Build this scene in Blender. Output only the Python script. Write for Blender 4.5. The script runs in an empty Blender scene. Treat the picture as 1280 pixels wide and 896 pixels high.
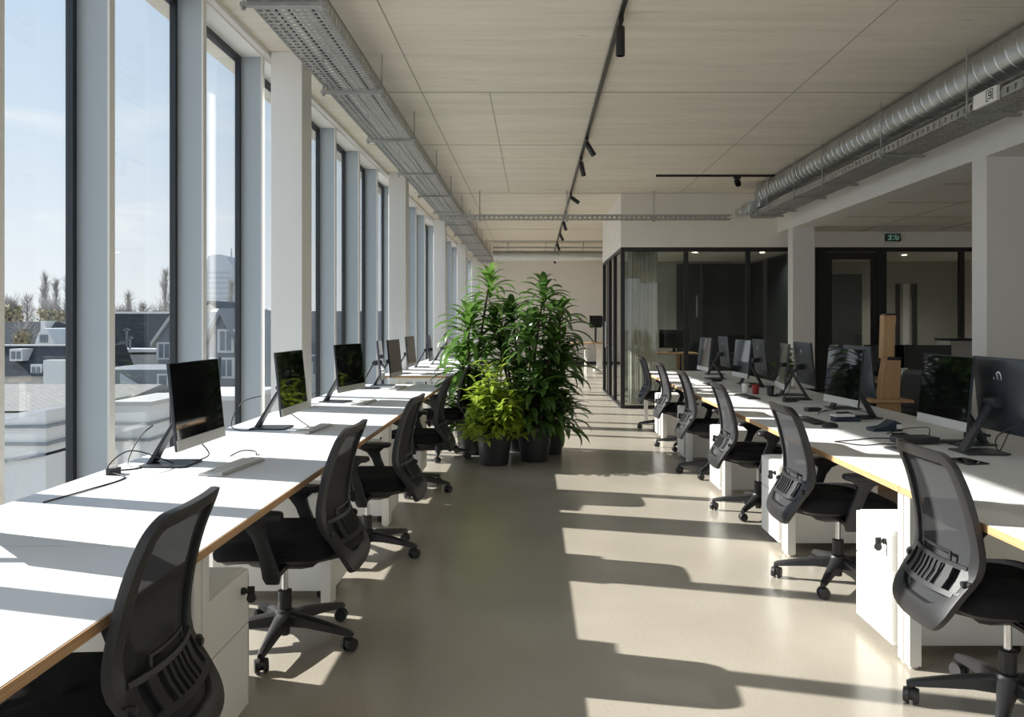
import bpy, math, random
from mathutils import Vector, Matrix
random.seed(7)
C = bpy.context.scene.collection
PI = math.pi
F, H, VX, VY = 1030.0, 1.435, 668.0, 403.0      # focal length (px), eye height (m), vanishing point


def at(px, py, Y):
    return Vector(((px - VX) * Y / F, Y, H - (py - VY) * Y / F))


# ------------------------------------------------------------------ mesh builder
class MB:
    def __init__(s):
        s.v, s.f, s.m, s.mi = [], [], [], 0

    def add(s, vs, fs):
        o = len(s.v)
        s.v += [tuple(p) for p in vs]
        for f in fs:
            s.f.append([i + o for i in f])
            s.m.append(s.mi)
        return s

    def box(s, x0, x1, y0, y1, z0, z1, mat=None):
        vs = [Vector((x, y, z)) for z in (z0, z1) for y in (y0, y1) for x in (x0, x1)]
        if mat is not None:
            vs = [mat @ p for p in vs]
        return s.add(vs, [(0, 2, 3, 1), (4, 5, 7, 6), (0, 1, 5, 4), (2, 6, 7, 3), (0, 4, 6, 2), (1, 3, 7, 5)])

    def loft(s, rings, closed=True, caps=True):
        n = len(rings[0])
        vs = [p for r in rings for p in r]
        fs = []
        k = n if closed else n - 1
        for a in range(len(rings) - 1):
            for i in range(k):
                j = (i + 1) % n
                fs.append((a * n + i, a * n + j, (a + 1) * n + j, (a + 1) * n + i))
        if caps:
            fs.append(tuple(range(n - 1, -1, -1)))
            fs.append(tuple((len(rings) - 1) * n + i for i in range(n)))
        return s.add(vs, fs)

    def cyl(s, p0, p1, r0, r1=None, n=16):
        p0, p1 = Vector(p0), Vector(p1)
        r1 = r0 if r1 is None else r1
        d = (p1 - p0).normalized()
        a = d.orthogonal().normalized()
        b = d.cross(a)
        R = lambda p, r: [p + (a * math.cos(2 * PI * i / n) + b * math.sin(2 * PI * i / n)) * r for i in range(n)]
        return s.loft([R(p0, r0), R(p1, r1)])

    def tube(s, pts, r, n=6):
        pts = [Vector(p) for p in pts]
        rings = []
        prev = None
        for i, p in enumerate(pts):
            d = (pts[min(i + 1, len(pts) - 1)] - pts[max(i - 1, 0)]).normalized()
            a = d.orthogonal().normalized() if prev is None else (prev - d * prev.dot(d)).normalized()
            prev = a
            b = d.cross(a)
            rr = r[i] if isinstance(r, (list, tuple)) else r
            rings.append([p + (a * math.cos(2 * PI * k / n) + b * math.sin(2 * PI * k / n)) * rr for k in range(n)])
        return s.loft(rings)

    def lathe(s, prof, c=(0, 0, 0), n=24, caps=True):
        return s.loft([[Vector((c[0] + r * math.cos(2 * PI * i / n), c[1] + r * math.sin(2 * PI * i / n), c[2] + z)) for i in range(n)]
                       for r, z in prof], caps=caps)

    def prism(s, poly, lo, hi, axis='z'):
        def P(u, v, w):
            return {'z': (u, v, w), 'y': (u, w, v), 'x': (w, u, v)}[axis]
        n = len(poly)
        vs = [P(u, v, lo) for u, v in poly] + [P(u, v, hi) for u, v in poly]
        fs = [tuple(range(n - 1, -1, -1)), tuple(range(n, 2 * n))]
        fs += [(i, (i + 1) % n, n + (i + 1) % n, n + i) for i in range(n)]
        return s.add(vs, fs)

    def grid(s, fn, nu, nv):
        vs = [fn(i / nu, j / nv) for j in range(nv + 1) for i in range(nu + 1)]
        fs = [(j * (nu + 1) + i, j * (nu + 1) + i + 1, (j + 1) * (nu + 1) + i + 1, (j + 1) * (nu + 1) + i)
              for j in range(nv) for i in range(nu)]
        return s.add(vs, fs)

    def bar(s, p0, p1, w, t, up=(0, 0, 1)):
        p0, p1 = Vector(p0), Vector(p1)
        d = (p1 - p0).normalized()
        u = Vector(up)
        a = d.cross(u).normalized()
        b = a.cross(d)
        R = lambda p: [p + a * w / 2 + b * t / 2, p - a * w / 2 + b * t / 2, p - a * w / 2 - b * t / 2, p + a * w / 2 - b * t / 2]
        return s.loft([R(p0), R(p1)])

    def build(s, name, mat, parent=None, smooth=35, bevel=0, solid=0, subd=0):
        me = bpy.data.meshes.new(name)
        me.from_pydata(s.v, [], s.f)
        mats = mat if isinstance(mat, (list, tuple)) else [mat]
        for m in mats:
            me.materials.append(m)
        if len(mats) > 1:
            me.polygons.foreach_set('material_index', s.m)
        me.validate()
        import bmesh
        bm = bmesh.new(); bm.from_mesh(me)
        bmesh.ops.recalc_face_normals(bm, faces=bm.faces)
        bm.to_mesh(me); bm.free()
        if smooth:
            me.polygons.foreach_set('use_smooth', [True] * len(me.polygons))
            me.set_sharp_from_angle(angle=math.radians(smooth))
        o = bpy.data.objects.new(name, me)
        C.objects.link(o)
        if parent is not None:
            o.parent = parent
        if solid:
            d = o.modifiers.new('solid', 'SOLIDIFY'); d.thickness = solid; d.offset = 0
        if bevel:
            b = o.modifiers.new('bevel', 'BEVEL'); b.width = bevel; b.segments = 2; b.limit_method = 'ANGLE'
            b.angle_limit = math.radians(50)
        if subd:
            b = o.modifiers.new('sub', 'SUBSURF'); b.levels = subd; b.render_levels = subd
        return o


def tag(o, label=None, cat=None, group=None, kind=None):
    if label: o['label'] = label
    if cat: o['category'] = cat
    if group: o['group'] = group
    if kind: o['kind'] = kind
    return o


def thing(name, label, cat, loc=(0, 0, 0), rz=0.0, group=None, kind=None):
    o = bpy.data.objects.new(name, None)
    o.empty_display_size = .1
    C.objects.link(o)
    o.location = loc
    o.rotation_euler = (0, 0, rz)
    return tag(o, label, cat, group, kind)


def dup(o, parent=None):
    c = o.copy()
    C.objects.link(c)
    c.parent = parent
    for ch in list(o.children):
        dup(ch, c)
    return c


def place(proto, used, loc, rz, label, group=None):
    o = proto if not used else dup(proto)
    used.append(1)
    o.location = loc
    o.rotation_euler = (0, 0, rz)
    o['label'] = label
    if group: o['group'] = group
    return o


def smoothpath(pts, k=6):
    pts = [Vector(p) for p in pts]
    q = [pts[0]] + pts + [pts[-1]]
    out = []
    for i in range(1, len(q) - 2):
        a, b, c, d = q[i - 1], q[i], q[i + 1], q[i + 2]
        for j in range(k):
            t = j / k
            out.append(.5 * ((2 * b) + (c - a) * t + (2 * a - 5 * b + 4 * c - d) * t * t + (3 * b - a - 3 * c + d) * t ** 3))
    out.append(pts[-1])
    return out


# ------------------------------------------------------------------ materials
def mat(name, col, rough=.5, metal=0.0, spec=.5, noise=None, bump=None, coat=0.0, emit=None):
    """noise=(scale xyz, amount, second colour); bump=(scale, strength)"""
    m = bpy.data.materials.new(name)
    m.use_nodes = True
    nt = m.node_tree
    b = nt.nodes['Principled BSDF']
    b.inputs['Base Color'].default_value = (*col, 1)
    b.inputs['Roughness'].default_value = rough
    b.inputs['Metallic'].default_value = metal
    b.inputs['Specular IOR Level'].default_value = spec
    b.inputs['Coat Weight'].default_value = coat
    if emit:
        b.inputs['Emission Color'].default_value = (*emit[0], 1)
        b.inputs['Emission Strength'].default_value = emit[1]
    if noise or bump:
        tc = nt.nodes.new('ShaderNodeTexCoord')
    if noise:
        sc, lo, hi, c2 = noise
        mp = nt.nodes.new('ShaderNodeMapping')
        mp.inputs['Scale'].default_value = sc if isinstance(sc, tuple) else (sc, sc, sc)
        nt.links.new(tc.outputs['Object'], mp.inputs[0])
        n = nt.nodes.new('ShaderNodeTexNoise')
        n.inputs['Scale'].default_value = 1
        n.inputs['Detail'].default_value = 5
        n.inputs['Roughness'].default_value = .65
        nt.links.new(mp.outputs[0], n.inputs['Vector'])
        r = nt.nodes.new('ShaderNodeMapRange')
        r.inputs[1].default_value = lo
        r.inputs[2].default_value = hi
        nt.links.new(n.outputs[0], r.inputs[0])
        mx = nt.nodes.new('ShaderNodeMix'); mx.data_type = 'RGBA'
        mx.inputs[6].default_value = (*col, 1)
        mx.inputs[7].default_value = (*c2, 1)
        nt.links.new(r.outputs[0], mx.inputs[0])
        nt.links.new(mx.outputs[2], b.inputs['Base Color'])
    if bump:
        n2 = nt.nodes.new('ShaderNodeTexNoise')
        n2.inputs['Scale'].default_value = bump[0]
        nt.links.new(tc.outputs['Object'], n2.inputs['Vector'])
        bp = nt.nodes.new('ShaderNodeBump')
        bp.inputs['Strength'].default_value = bump[1]
        bp.inputs['Distance'].default_value = .01
        nt.links.new(n2.outputs[0], bp.inputs['Height'])
        nt.links.new(bp.outputs[0], b.inputs['Normal'])
    return m


def glass_mat(name, tint, refl_rough=.0, ior=1.45):
    m = bpy.data.materials.new(name)
    m.use_nodes = True
    nt = m.node_tree
    nt.nodes.remove(nt.nodes['Principled BSDF'])
    out = nt.nodes['Material Output']
    tr = nt.nodes.new('ShaderNodeBsdfTransparent'); tr.inputs[0].default_value = (*tint, 1)
    gl = nt.nodes.new('ShaderNodeBsdfGlossy'); gl.inputs['Roughness'].default_value = refl_rough
    # Schlick reflectance from the unsigned angle, the same on both faces of the pane
    ge = nt.nodes.new('ShaderNodeNewGeometry')
    dt = nt.nodes.new('ShaderNodeVectorMath'); dt.operation = 'DOT_PRODUCT'
    nt.links.new(ge.outputs['Incoming'], dt.inputs[0]); nt.links.new(ge.outputs['Normal'], dt.inputs[1])
    prev = dt.outputs['Value']
    r0 = ((ior - 1) / (ior + 1)) ** 2
    for op, v in (('ABSOLUTE', None), ('SUBTRACT', 1.0), ('POWER', 5.0), ('MULTIPLY', 1 - r0), ('ADD', r0)):
        n = nt.nodes.new('ShaderNodeMath'); n.operation = op
        if op == 'SUBTRACT':
            n.inputs[0].default_value = v; nt.links.new(prev, n.inputs[1])
        else:
            nt.links.new(prev, n.inputs[0])
            if v is not None: n.inputs[1].default_value = v
        prev = n.outputs[0]
    fr = n
    mx = nt.nodes.new('ShaderNodeMixShader')
    nt.links.new(fr.outputs[0], mx.inputs[0])
    nt.links.new(tr.outputs[0], mx.inputs[1])
    nt.links.new(gl.outputs[0], mx.inputs[2])
    nt.links.new(mx.outputs[0], out.inputs[0])
    return m


def sheer_mat(name, col, alpha, trans=0.0):
    """woven see-through cloth: part open weave, part diffuse thread"""
    m = bpy.data.materials.new(name)
    m.use_nodes = True
    nt = m.node_tree
    b = nt.nodes['Principled BSDF']
    b.inputs['Base Color'].default_value = (*col, 1)
    b.inputs['Roughness'].default_value = .9
    b.inputs['Specular IOR Level'].default_value = .15
    out = nt.nodes['Material Output']
    src = b
    if trans:
        tl = nt.nodes.new('ShaderNodeBsdfTranslucent'); tl.inputs[0].default_value = (*col, 1)
        m2 = nt.nodes.new('ShaderNodeMixShader'); m2.inputs[0].default_value = trans
        nt.links.new(b.outputs[0], m2.inputs[1]); nt.links.new(tl.outputs[0], m2.inputs[2])
        src = m2
    tr = nt.nodes.new('ShaderNodeBsdfTransparent')
    mx = nt.nodes.new('ShaderNodeMixShader'); mx.inputs[0].default_value = alpha
    nt.links.new(tr.outputs[0], mx.inputs[1])
    nt.links.new(src.outputs[0], mx.inputs[2])
    nt.links.new(mx.outputs[0], out.inputs[0])
    return m


def leaf_mat(name, c1, c2, scale=6):
    m = mat(name, c1, .26, spec=.55, noise=(scale, .35, .65, c2))
    nt = m.node_tree
    b = nt.nodes['Principled BSDF']
    out = nt.nodes['Material Output']
    tl = nt.nodes.new('ShaderNodeBsdfTranslucent')
    mxn = [n for n in nt.nodes if n.type == 'MIX'][0]
    nt.links.new(mxn.outputs[2], tl.inputs[0])
    mx = nt.nodes.new('ShaderNodeMixShader'); mx.inputs[0].default_value = .42
    nt.links.new(b.outputs[0], mx.inputs[1]); nt.links.new(tl.outputs[0], mx.inputs[2])
    nt.links.new(mx.outputs[0], out.inputs[0])
    return m


def concrete_ceiling():
    m = mat('board_marked_concrete', (.60, .55, .46), .85, spec=.2)
    nt = m.node_tree
    b = nt.nodes['Principled BSDF']
    tc = nt.nodes.new('ShaderNodeTexCoord')

    def noise(sc, det, rough):
        mp = nt.nodes.new('ShaderNodeMapping'); mp.inputs['Scale'].default_value = sc
        nt.links.new(tc.outputs['Object'], mp.inputs[0])
        n = nt.nodes.new('ShaderNodeTexNoise'); n.inputs['Scale'].default_value = 1
        n.inputs['Detail'].default_value = det; n.inputs['Roughness'].default_value = rough
        nt.links.new(mp.outputs[0], n.inputs['Vector'])
        return n.outputs[0]

    def ramp(src, lo, hi):
        r = nt.nodes.new('ShaderNodeMapRange'); r.inputs[1].default_value = lo; r.inputs[2].default_value = hi
        nt.links.new(src, r.inputs[0]); return r.outputs[0]

    def mix(fac, a, c2):
        mx = nt.nodes.new('ShaderNodeMix'); mx.data_type = 'RGBA'
        nt.links.new(fac, mx.inputs[0])
        if isinstance(a, tuple): mx.inputs[6].default_value = (*a, 1)
        else: nt.links.new(a, mx.inputs[6])
        mx.inputs[7].default_value = (*c2, 1)
        return mx.outputs[2]
    c = mix(ramp(noise((.5, 5, 1), 8, .7), .35, .7), (.83, .77, .66), (.71, .65, .55))
    c = mix(ramp(noise((1.2, 28, 1), 6, .8), .56, .78), c, (.48, .425, .34))
    c = mix(ramp(noise((3, 8, 1), 3, .6), .70, .80), c, (.38, .335, .265))
    nt.links.new(c, b.inputs['Base Color'])
    bp = nt.nodes.new('ShaderNodeBump'); bp.inputs['Strength'].default_value = .25; bp.inputs['Distance'].default_value = .01
    nt.links.new(noise((2, 40, 1), 4, .6), bp.inputs['Height'])
    nt.links.new(bp.outputs[0], b.inputs['Normal'])
    return m


def floor_mat():
    m = mat('polished_concrete', (.5, .47, .42), .23, spec=.5)
    nt = m.node_tree
    b = nt.nodes['Principled BSDF']
    tc = nt.nodes.new('ShaderNodeTexCoord')

    def noise(sc, det):
        n = nt.nodes.new('ShaderNodeTexNoise'); n.inputs['Scale'].default_value = sc; n.inputs['Detail'].default_value = det
        nt.links.new(tc.outputs['Object'], n.inputs['Vector']); return n.outputs[0]

    def ramp(src, lo, hi, a=0, c=1):
        r = nt.nodes.new('ShaderNodeMapRange')
        for i, v in enumerate((lo, hi, a, c)): r.inputs[i + 1].default_value = v
        nt.links.new(src, r.inputs[0]); return r.outputs[0]

    def mix(fac, a, c2):
        mx = nt.nodes.new('ShaderNodeMix'); mx.data_type = 'RGBA'
        nt.links.new(fac, mx.inputs[0])
        if isinstance(a, tuple): mx.inputs[6].default_value = (*a, 1)
        else: nt.links.new(a, mx.inputs[6])
        mx.inputs[7].default_value = (*c2, 1)
        return mx.outputs[2]
    c = mix(ramp(noise(1.1, 6), .35, .65), (.40, .365, .31), (.345, .312, .262))
    c = mix(ramp(noise(105, 3), .57, .76), c, (.27, .24, .195))
    nt.links.new(c, b.inputs['Base Color'])
    return m


M = dict(
    wall=mat('warm_white_plaster', (.84, .80, .745), .8, noise=(3, .3, .8, (.80, .76, .705))),
    column=mat('white_painted_column', (.76, .745, .72), .7, bump=(60, .08)),
    beam=mat('white_painted_beam', (.80, .78, .74), .75),
    soffit=mat('pale_lined_soffit', (.82, .79, .73), .8, noise=((1, 14, 1), .4, .7, (.72, .69, .63))),
    ceil=concrete_ceiling(),
    joint=mat('dark_joint_line', (.40, .36, .29), .9),
    floor=floor_mat(),
    fin=mat('grey_window_fin', (.405, .45, .482), .5, bump=(80, .05)),
    finedge=mat('light_fin_edge', (.74, .72, .68), .5),
    frame=mat('dark_window_frame', (.012, .016, .022), .4),
    black=mat('black_frame_steel', (.008, .008, .009), .4),
    glass=glass_mat('window_glass', (.95, .965, .97), 0, 1.38),
    iglass=glass_mat('partition_glass', (.80, .83, .82), 0, 1.5),
    desk=mat('white_laminate', (.72, .725, .73), .5, spec=.28, noise=(.8, .3, .7, (.70, .705, .71))),
    ply=mat('birch_ply_edge', (.56, .34, .17), .55, noise=((2, 2, 160), .4, .65, (.42, .24, .11))),
    steel=mat('white_powder_coat', (.80, .785, .75), .5),
    ped=mat('white_pedestal', (.82, .81, .78), .45),
    gap=mat('shadow_gap_black', (.02, .02, .02), .6),
    chair=mat('black_chair_plastic', (.020, .020, .0215), .42, spec=.45, bump=(220, .08)),
    fabric=mat('black_seat_fabric', (.014, .014, .016), .95, spec=.15, bump=(500, .3)),
    mesh=sheer_mat('black_back_mesh', (.040, .041, .044), .965),
    chrome=mat('chrome_tube', (.7, .7, .7), .2, 1),
    galv=mat('galvanised_steel', (.58, .60, .60), .32, .95, noise=(5, .35, .65, (.50, .52, .52))),
    galvd=mat('galvanised_tray', (.44, .44, .425), .5, .6, noise=(9, .35, .65, (.35, .35, .335))),
    screen=mat('glossy_black_screen', (.004, .004, .005), .04, spec=.5, coat=.3),
    mback=mat('dark_monitor_back', (.03, .036, .044), .35),
    silver=mat('silver_aluminium', (.55, .54, .52), .4, .6),
    stand=mat('dark_grey_stand', (.04, .043, .048), .4, .3),
    key=mat('white_key', (.72, .72, .71), .5),
    keydark=mat('dark_key', (.03, .03, .032), .5),
    cable=mat('black_cable', (.012, .012, .012), .5),
    pot=mat('dark_planter', (.024, .025, .028), .55, bump=(90, .1)),
    soil=mat('potting_soil', (.06, .04, .025), .95, bump=(60, 1)),
    cane=mat('brown_cane', (.11, .08, .045), .8, noise=((20, 20, 60), .4, .6, (.07, .05, .03))),
    leafd=leaf_mat('dark_green_leaf', (.055, .12, .026), (.11, .21, .05)),
    leafm=leaf_mat('mid_green_leaf', (.085, .19, .032), (.16, .29, .06)),
    leafl=leaf_mat('yellow_green_leaf', (.30, .46, .05), (.50, .58, .10), 14),
    wood=mat('pale_oak', (.52, .33, .17), .55, noise=((14, 14, 1.2), .35, .7, (.40, .24, .115))),
    dark=mat('charcoal_panel', (.016, .018, .022), .5),
    greywall=mat('grey_green_wall', (.46, .455, .41), .8),
    tan=mat('tan_board', (.40, .33, .19), .8),
    curtain=sheer_mat('sheer_curtain', (.86, .84, .78), .90, .40),
    white=mat('matt_white', (.8, .8, .78), .6),
    lamp=mat('lit_downlight', (.9, .9, .85), .5, emit=((1, .93, .8), 6)),
    signg=mat('exit_sign_green', (.004, .035, .028), .4),
    signw=mat('exit_sign_marks', (.25, .45, .38), .5, emit=((.35, .62, .52), .12)),
    blue=mat('blue_plastic', (.018, .035, .06), .4),
    teal=mat('teal_plastic', (.02, .10, .09), .4),
    red=mat('red_plastic', (.35, .03, .03), .45),
    # outside
    tileroof=mat('weathered_tile_roof', (.22, .21, .19), .9),
    slate=mat('dark_slate', (.034, .039, .046), .85, spec=.12, noise=((3, 3, 12), .4, .6, (.05, .056, .064))),
    render=mat('pale_render', (.40, .385, .355), .9, noise=(1.5, .35, .7, (.34, .33, .30))),
    render2=mat('white_render', (.52, .51, .49), .9),
    greyb=mat('grey_cladding', (.16, .17, .18), .8),
    pane=mat('outside_pane', (.10, .12, .14), .15),
    bare=mat('bare_twigs', (.27, .25, .23), .95),  # paled to mix distance haze into the twig colour
    autumn=mat('autumn_leaves', (.36, .28, .16), .95, noise=(1, .4, .6, (.27, .25, .16))),
    street=mat('street_ground', (.42, .41, .39), .9),
    hazyd=mat('distant_window_band', (.33, .345, .355), .9),  # low contrast: haze put into the band colour
    hazy=mat('distant_tower', (.40, .415, .425), .9),  # distance haze put into the tower's grey
)

# brick-like courses on the tile roof outside
_nt = M['tileroof'].node_tree
_b = _nt.nodes.new('ShaderNodeTexBrick')
_tc = _nt.nodes.new('ShaderNodeTexCoord')
_mp = _nt.nodes.new('ShaderNodeMapping'); _mp.inputs['Scale'].default_value = (1.6, 1.6, 1.6)
_nt.links.new(_tc.outputs['Object'], _mp.inputs[0]); _nt.links.new(_mp.outputs[0], _b.inputs['Vector'])
_b.inputs['Color1'].default_value = (.25, .235, .215, 1); _b.inputs['Color2'].default_value = (.20, .19, .175, 1)
_b.inputs['Mortar'].default_value = (.10, .095, .09, 1); _b.inputs['Scale'].default_value = 1.6; _b.inputs['Mortar Size'].default_value = .03
_nt.links.new(_b.outputs[0], _nt.nodes['Principled BSDF'].inputs['Base Color'])


def struct(name, mb, m, parent=None, **k):
    o = mb.build(name, m, parent, **k)
    if parent is None:
        o['kind'] = 'structure'
    return o


# ------------------------------------------------------------------ the room shell
ZC = 3.585
XG = -2.33            # glass line
XF = -2.15            # inner edge of the fins
Y0, Y1 = -4.0, 28.4
XR = 9.0
struct('floor', MB().box(-2.6, XR + .2, Y0 - .2, Y1 + .2, -.3, 0), M['floor'])
c = struct('ceiling', MB().box(-2.6, XR + .2, Y0 - .2, Y1 + .2, ZC, ZC + .3), M['ceil'])
j = MB()
for y in (5.0, 7.69, 9.97, 13.7, 16.4, 19.0, 21.6, 24.2):
    j.box(-2.0, 4.06, y - .006, y + .006, ZC - .004, ZC + .02)
for x, a, b in ((2.42, Y0, 13.7), (-1.05, Y0, Y1)):
    j.box(x - .004, x + .004, a, b, ZC - .003, ZC + .02)
j.box(-.422, -.416, 7.69, 13.7, ZC - .003, ZC + .02)
struct('ceiling_joints', j, M['joint'], c)
struct('wall_far', MB().box(-2.6, XR + .2, Y1, Y1 + .2, 0, ZC), M['wall'])
struct('baseboard_far', MB().box(-2.2, XR, Y1 - .02, Y1, 0, .09), M['black'])
struct('wall_right', MB().box(XR, XR + .2, Y0, Y1, 0, ZC), M['wall'])
# wall behind the viewpoint, with broad windows added to let in fill light
w = MB()
w.box(-2.6, XR, Y0 - .2, Y0, 3.2, ZC).box(-2.6, XR, Y0 - .2, Y0, 0, .12)
for x0, x1 in ((-2.6, -2.1), (1.2, 1.5), (4.8, XR)):
    w.box(x0, x1, Y0 - .2, Y0, .12, 3.2)
struct('wall_back', w, M['wall'])
for i, (x0, x1) in enumerate(((-2.1, 1.2), (1.5, 4.8))):
    wn = thing('window_%d' % (60 + i), None, None, kind='structure')
    f = MB()
    f.box(x0, x1, Y0 - .13, Y0 - .07, .12, .18).box(x0, x1, Y0 - .13, Y0 - .07, 3.14, 3.2)
    f.box(x0, x0 + .06, Y0 - .13, Y0 - .07, .18, 3.14).box(x1 - .06, x1, Y0 - .13, Y0 - .07, .18, 3.14)
    f.build('window_frame', M['frame'], wn)
    MB().box(x0 + .06, x1 - .06, Y0 - .104, Y0 - .096, .18, 3.14).build('window_pane', M['glass'], wn)

# window wall: fins, frames, panes, lintel
fins = [-.9 + .0, .25, 1.35, 2.35, 3.34, 4.22, 5.40, 6.56, 7.75, 8.95, 10.15, 11.32, 12.75, 13.9, 15.05, 16.2, 17.95, 19.1,
        20.25, 21.4, 23.1, 24.3, 25.5, 26.7, 27.9]
fins = [-3.2, -2.05] + fins
FT = .045
ZS, ZHD = .10, 3.535
for i, y in enumerate(fins):
    o = thing('trim_%d' % (i + 1), None, None, kind='structure')
    MB().box(XG, XF - .012, y - FT, y, 0, ZHD).build('fin', M['fin'], o)
    MB().box(XF - .012, XF, y - FT - .004, y + .004, 0, ZHD).build('fin_edge', M['finedge'], o)
ys = [Y0] + fins + [Y1]
for i in range(len(ys) - 1):
    a, b = ys[i] + .001, ys[i + 1] - FT - .001
    if i == 0: b = ys[1] - FT - .001
    if b - a < .15: continue
    wn = thing('window_%d' % (i + 1), None, None, kind='structure')
    f = MB()
    fw = .036
    for p, q in ((a, a + fw), (b - fw, b)):
        f.box(XG - .025, XG + .012, p, q, ZS, ZHD)
    f.box(XG - .025, XG + .012, a + fw, b - fw, ZS, ZS + .06).box(XG - .025, XG + .012, a + fw, b - fw, ZHD - .05, ZHD)
    f.build('window_frame', M['frame'], wn)
    MB().box(XG - .012, XG - .004, a + fw, b - fw, ZS + .06, ZHD - .05).build('window_pane', M['glass'], wn)
struct('wall_left', MB().box(XG - .015, XF - .001, Y0, Y1, ZHD, ZC).box(XG - .25, XG + .05, Y0, Y1, 0, ZS - .001), M['beam'])
struct('trim_50', MB().box(XF - .001, XF + .05, Y0, Y1, ZHD + .01, ZC - .001), M['finedge'], bevel=.004)
# columns
lcols = [1.25, 6.53, 11.80, 17.05, 22.2, 27.4]
for i, y in enumerate(lcols):
    struct('column_%d' % (i + 1), MB().box(-2.09, -1.84, y, y + .28, 0, ZC), M['column'], bevel=.006)
rcols = [1.85, 7.40, 12.95]
for i, y in enumerate(rcols):
    struct('column_%d' % (i + 11), MB().box(4.06, 4.41, y, y + .25, 0, 2.93), M['column'], bevel=.006)
YB = 13.75
struct('beam_right', MB().box(4.06, 4.41, Y0, YB, 2.93, ZC), M['beam'])
sf = struct('ceiling_side_bay', MB().box(4.41, XR, Y0, YB, 2.95, 3.05), M['soffit'])
j = MB()
for y in (6.2, 7.6, 9.0, 10.4, 11.8, 13.0):
    j.box(4.42, XR, y - .008, y + .008, 2.945, 2.96)
for x in (5.4, 6.6, 7.8):
    j.box(x - .008, x + .008, Y0, YB, 2.945, 2.96)
struct('ceiling_joints', j, M['joint'], sf)

# meeting rooms: solid header, black framed glazing
XB = 1.442
YE = 17.4
ZG = 2.69
struct('wall_header', MB().box(XB, XR, YB, YB + .15, ZG, ZC), M['wall'])
struct('wall_header_side', MB().box(XB, XB + .14, YB + .15, YE, ZG, ZC), M['wall'])
struct('ceiling_meeting_room', MB().box(XB + .14, XR, YB + .15, YE, ZG + .03, ZG + .12), M['wall'])
mw = struct('wall_meeting_room', MB().box(XB + .02, XR, YE, YE + .15, 0, ZC), M['greywall'])
struct('wall_between_rooms', MB().box(4.62, 4.72, YB + .1, YE, 0, ZG), M['dark'])
# dark joinery on the meeting room's rear wall
d = thing('trim_70', None, None, kind='structure')
MB().box(3.0, 4.62, YE - .05, YE - .002, 0, ZG - .02).build('dark_wall_panel', M['dark'], d)
q = MB()
for x in (3.55, 3.58, 4.1):
    q.box(x, x + .02, YE - .06, YE - .05, 0, ZG - .1)
q.build('panel_joint', M['black'], d)
MB().box(3.40, 3.43, YE - .10, YE - .06, 1.55, 2.0).build('pull_handle', M['silver'], d)
d = thing('trim_71', None, None, kind='structure')
MB().box(6.15, 6.9, YE - .05, YE - .002, 0, 2.45).build('dark_wall_panel', M['dark'], d)
MB().box(7.62, 7.70, YE - .05, YE - .002, .4, 2.25).box(7.97, 8.06, YE - .05, YE - .002, .4, 2.25).build('dark_slat', M['black'], d)
MB().box(7.76, 7.90, YE - .05, YE - .002, .4, 2.25).build('pale_slat', M['white'], d)
# front glazing frame
gl = thing('window_40', None, None, kind='structure')
f = MB()
f.box(XB, XR, YB, YB + .08, ZG - .07, ZG).box(XB, XR, YB, YB + .08, 0, .05)
verts = [(1.442, 1.51), (2.50, 2.57), (3.535, 3.605), (4.62, 4.72), (4.73, 4.87), (5.73, 5.88), (7.10, 7.18), (8.85, 9.0)]
for a, b in verts:
    f.box(a, b, YB, YB + .08, .05, ZG - .07)
f.build('window_frame', M['black'], gl)
for a, b in ((1.51, 2.50), (2.57, 3.535), (3.605, 4.62), (5.88, 7.10), (7.18, 8.85)):
    MB().box(a, b, YB + .035, YB + .045, .05, ZG - .07).build('window_pane', M['iglass'], gl)
dr = thing('door_1', None, None, kind='structure')
f = MB()
f.box(4.87, 4.97, YB + .01, YB + .06, .02, ZG - .08).box(5.63, 5.73, YB + .01, YB + .06, .02, ZG - .08)
f.box(4.97, 5.63, YB + .01, YB + .06, ZG - .20, ZG - .08).box(4.97, 5.63, YB + .01, YB + .06, .02, .2)
f.build('door_frame', M['black'], dr)
MB().box(4.97, 5.63, YB + .03, YB + .04, .2, ZG - .20).build('door_pane', M['iglass'], dr)
MB().cyl((4.92, YB - .05, 1.05), (5.04, YB - .05, 1.05), .009).cyl((4.92, YB - .05, 1.05), (4.92, YB + .01, 1.05), .011).build('door_handle', M['chrome'], dr)
# aisle side glazing
gs = thing('window_41', None, None, kind='structure')
f = MB()
f.box(XB, XB + .07, YB + .08, YE, ZG - .05, ZG)
for a, b in ((15.0, 15.05), (15.98, 16.08), (16.35, 16.4), (17.3, 17.4)):
    f.box(XB, XB + .07, a, b, .02, ZG - .05)
f.box(XB, XB + .07, YB + .08, YE, 0, .03)
f.build('window_frame', M['black'], gs)
for a, b in ((YB + .08, 15.0), (15.05, 15.98), (16.4, 17.3)):
    MB().box(XB + .03, XB + .04, a, b, .03, ZG - .05).build('window_pane', M['iglass'], gs)
dr = thing('door_2', None, None, kind='structure')
MB().box(XB + .01, XB + .05, 16.08, 16.35, .02, ZG - .06).build('door_leaf', M['black'], dr)
MB().cyl((XB - .05, 16.1, .95), (XB - .05, 16.1, 1.45), .014).cyl((XB - .05, 16.1, 1.0), (XB + .01, 16.1, 1.0), .008).cyl((XB - .05, 16.1, 1.4), (XB + .01, 16.1, 1.4), .008).build('door_handle', M['silver'], dr)

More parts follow.
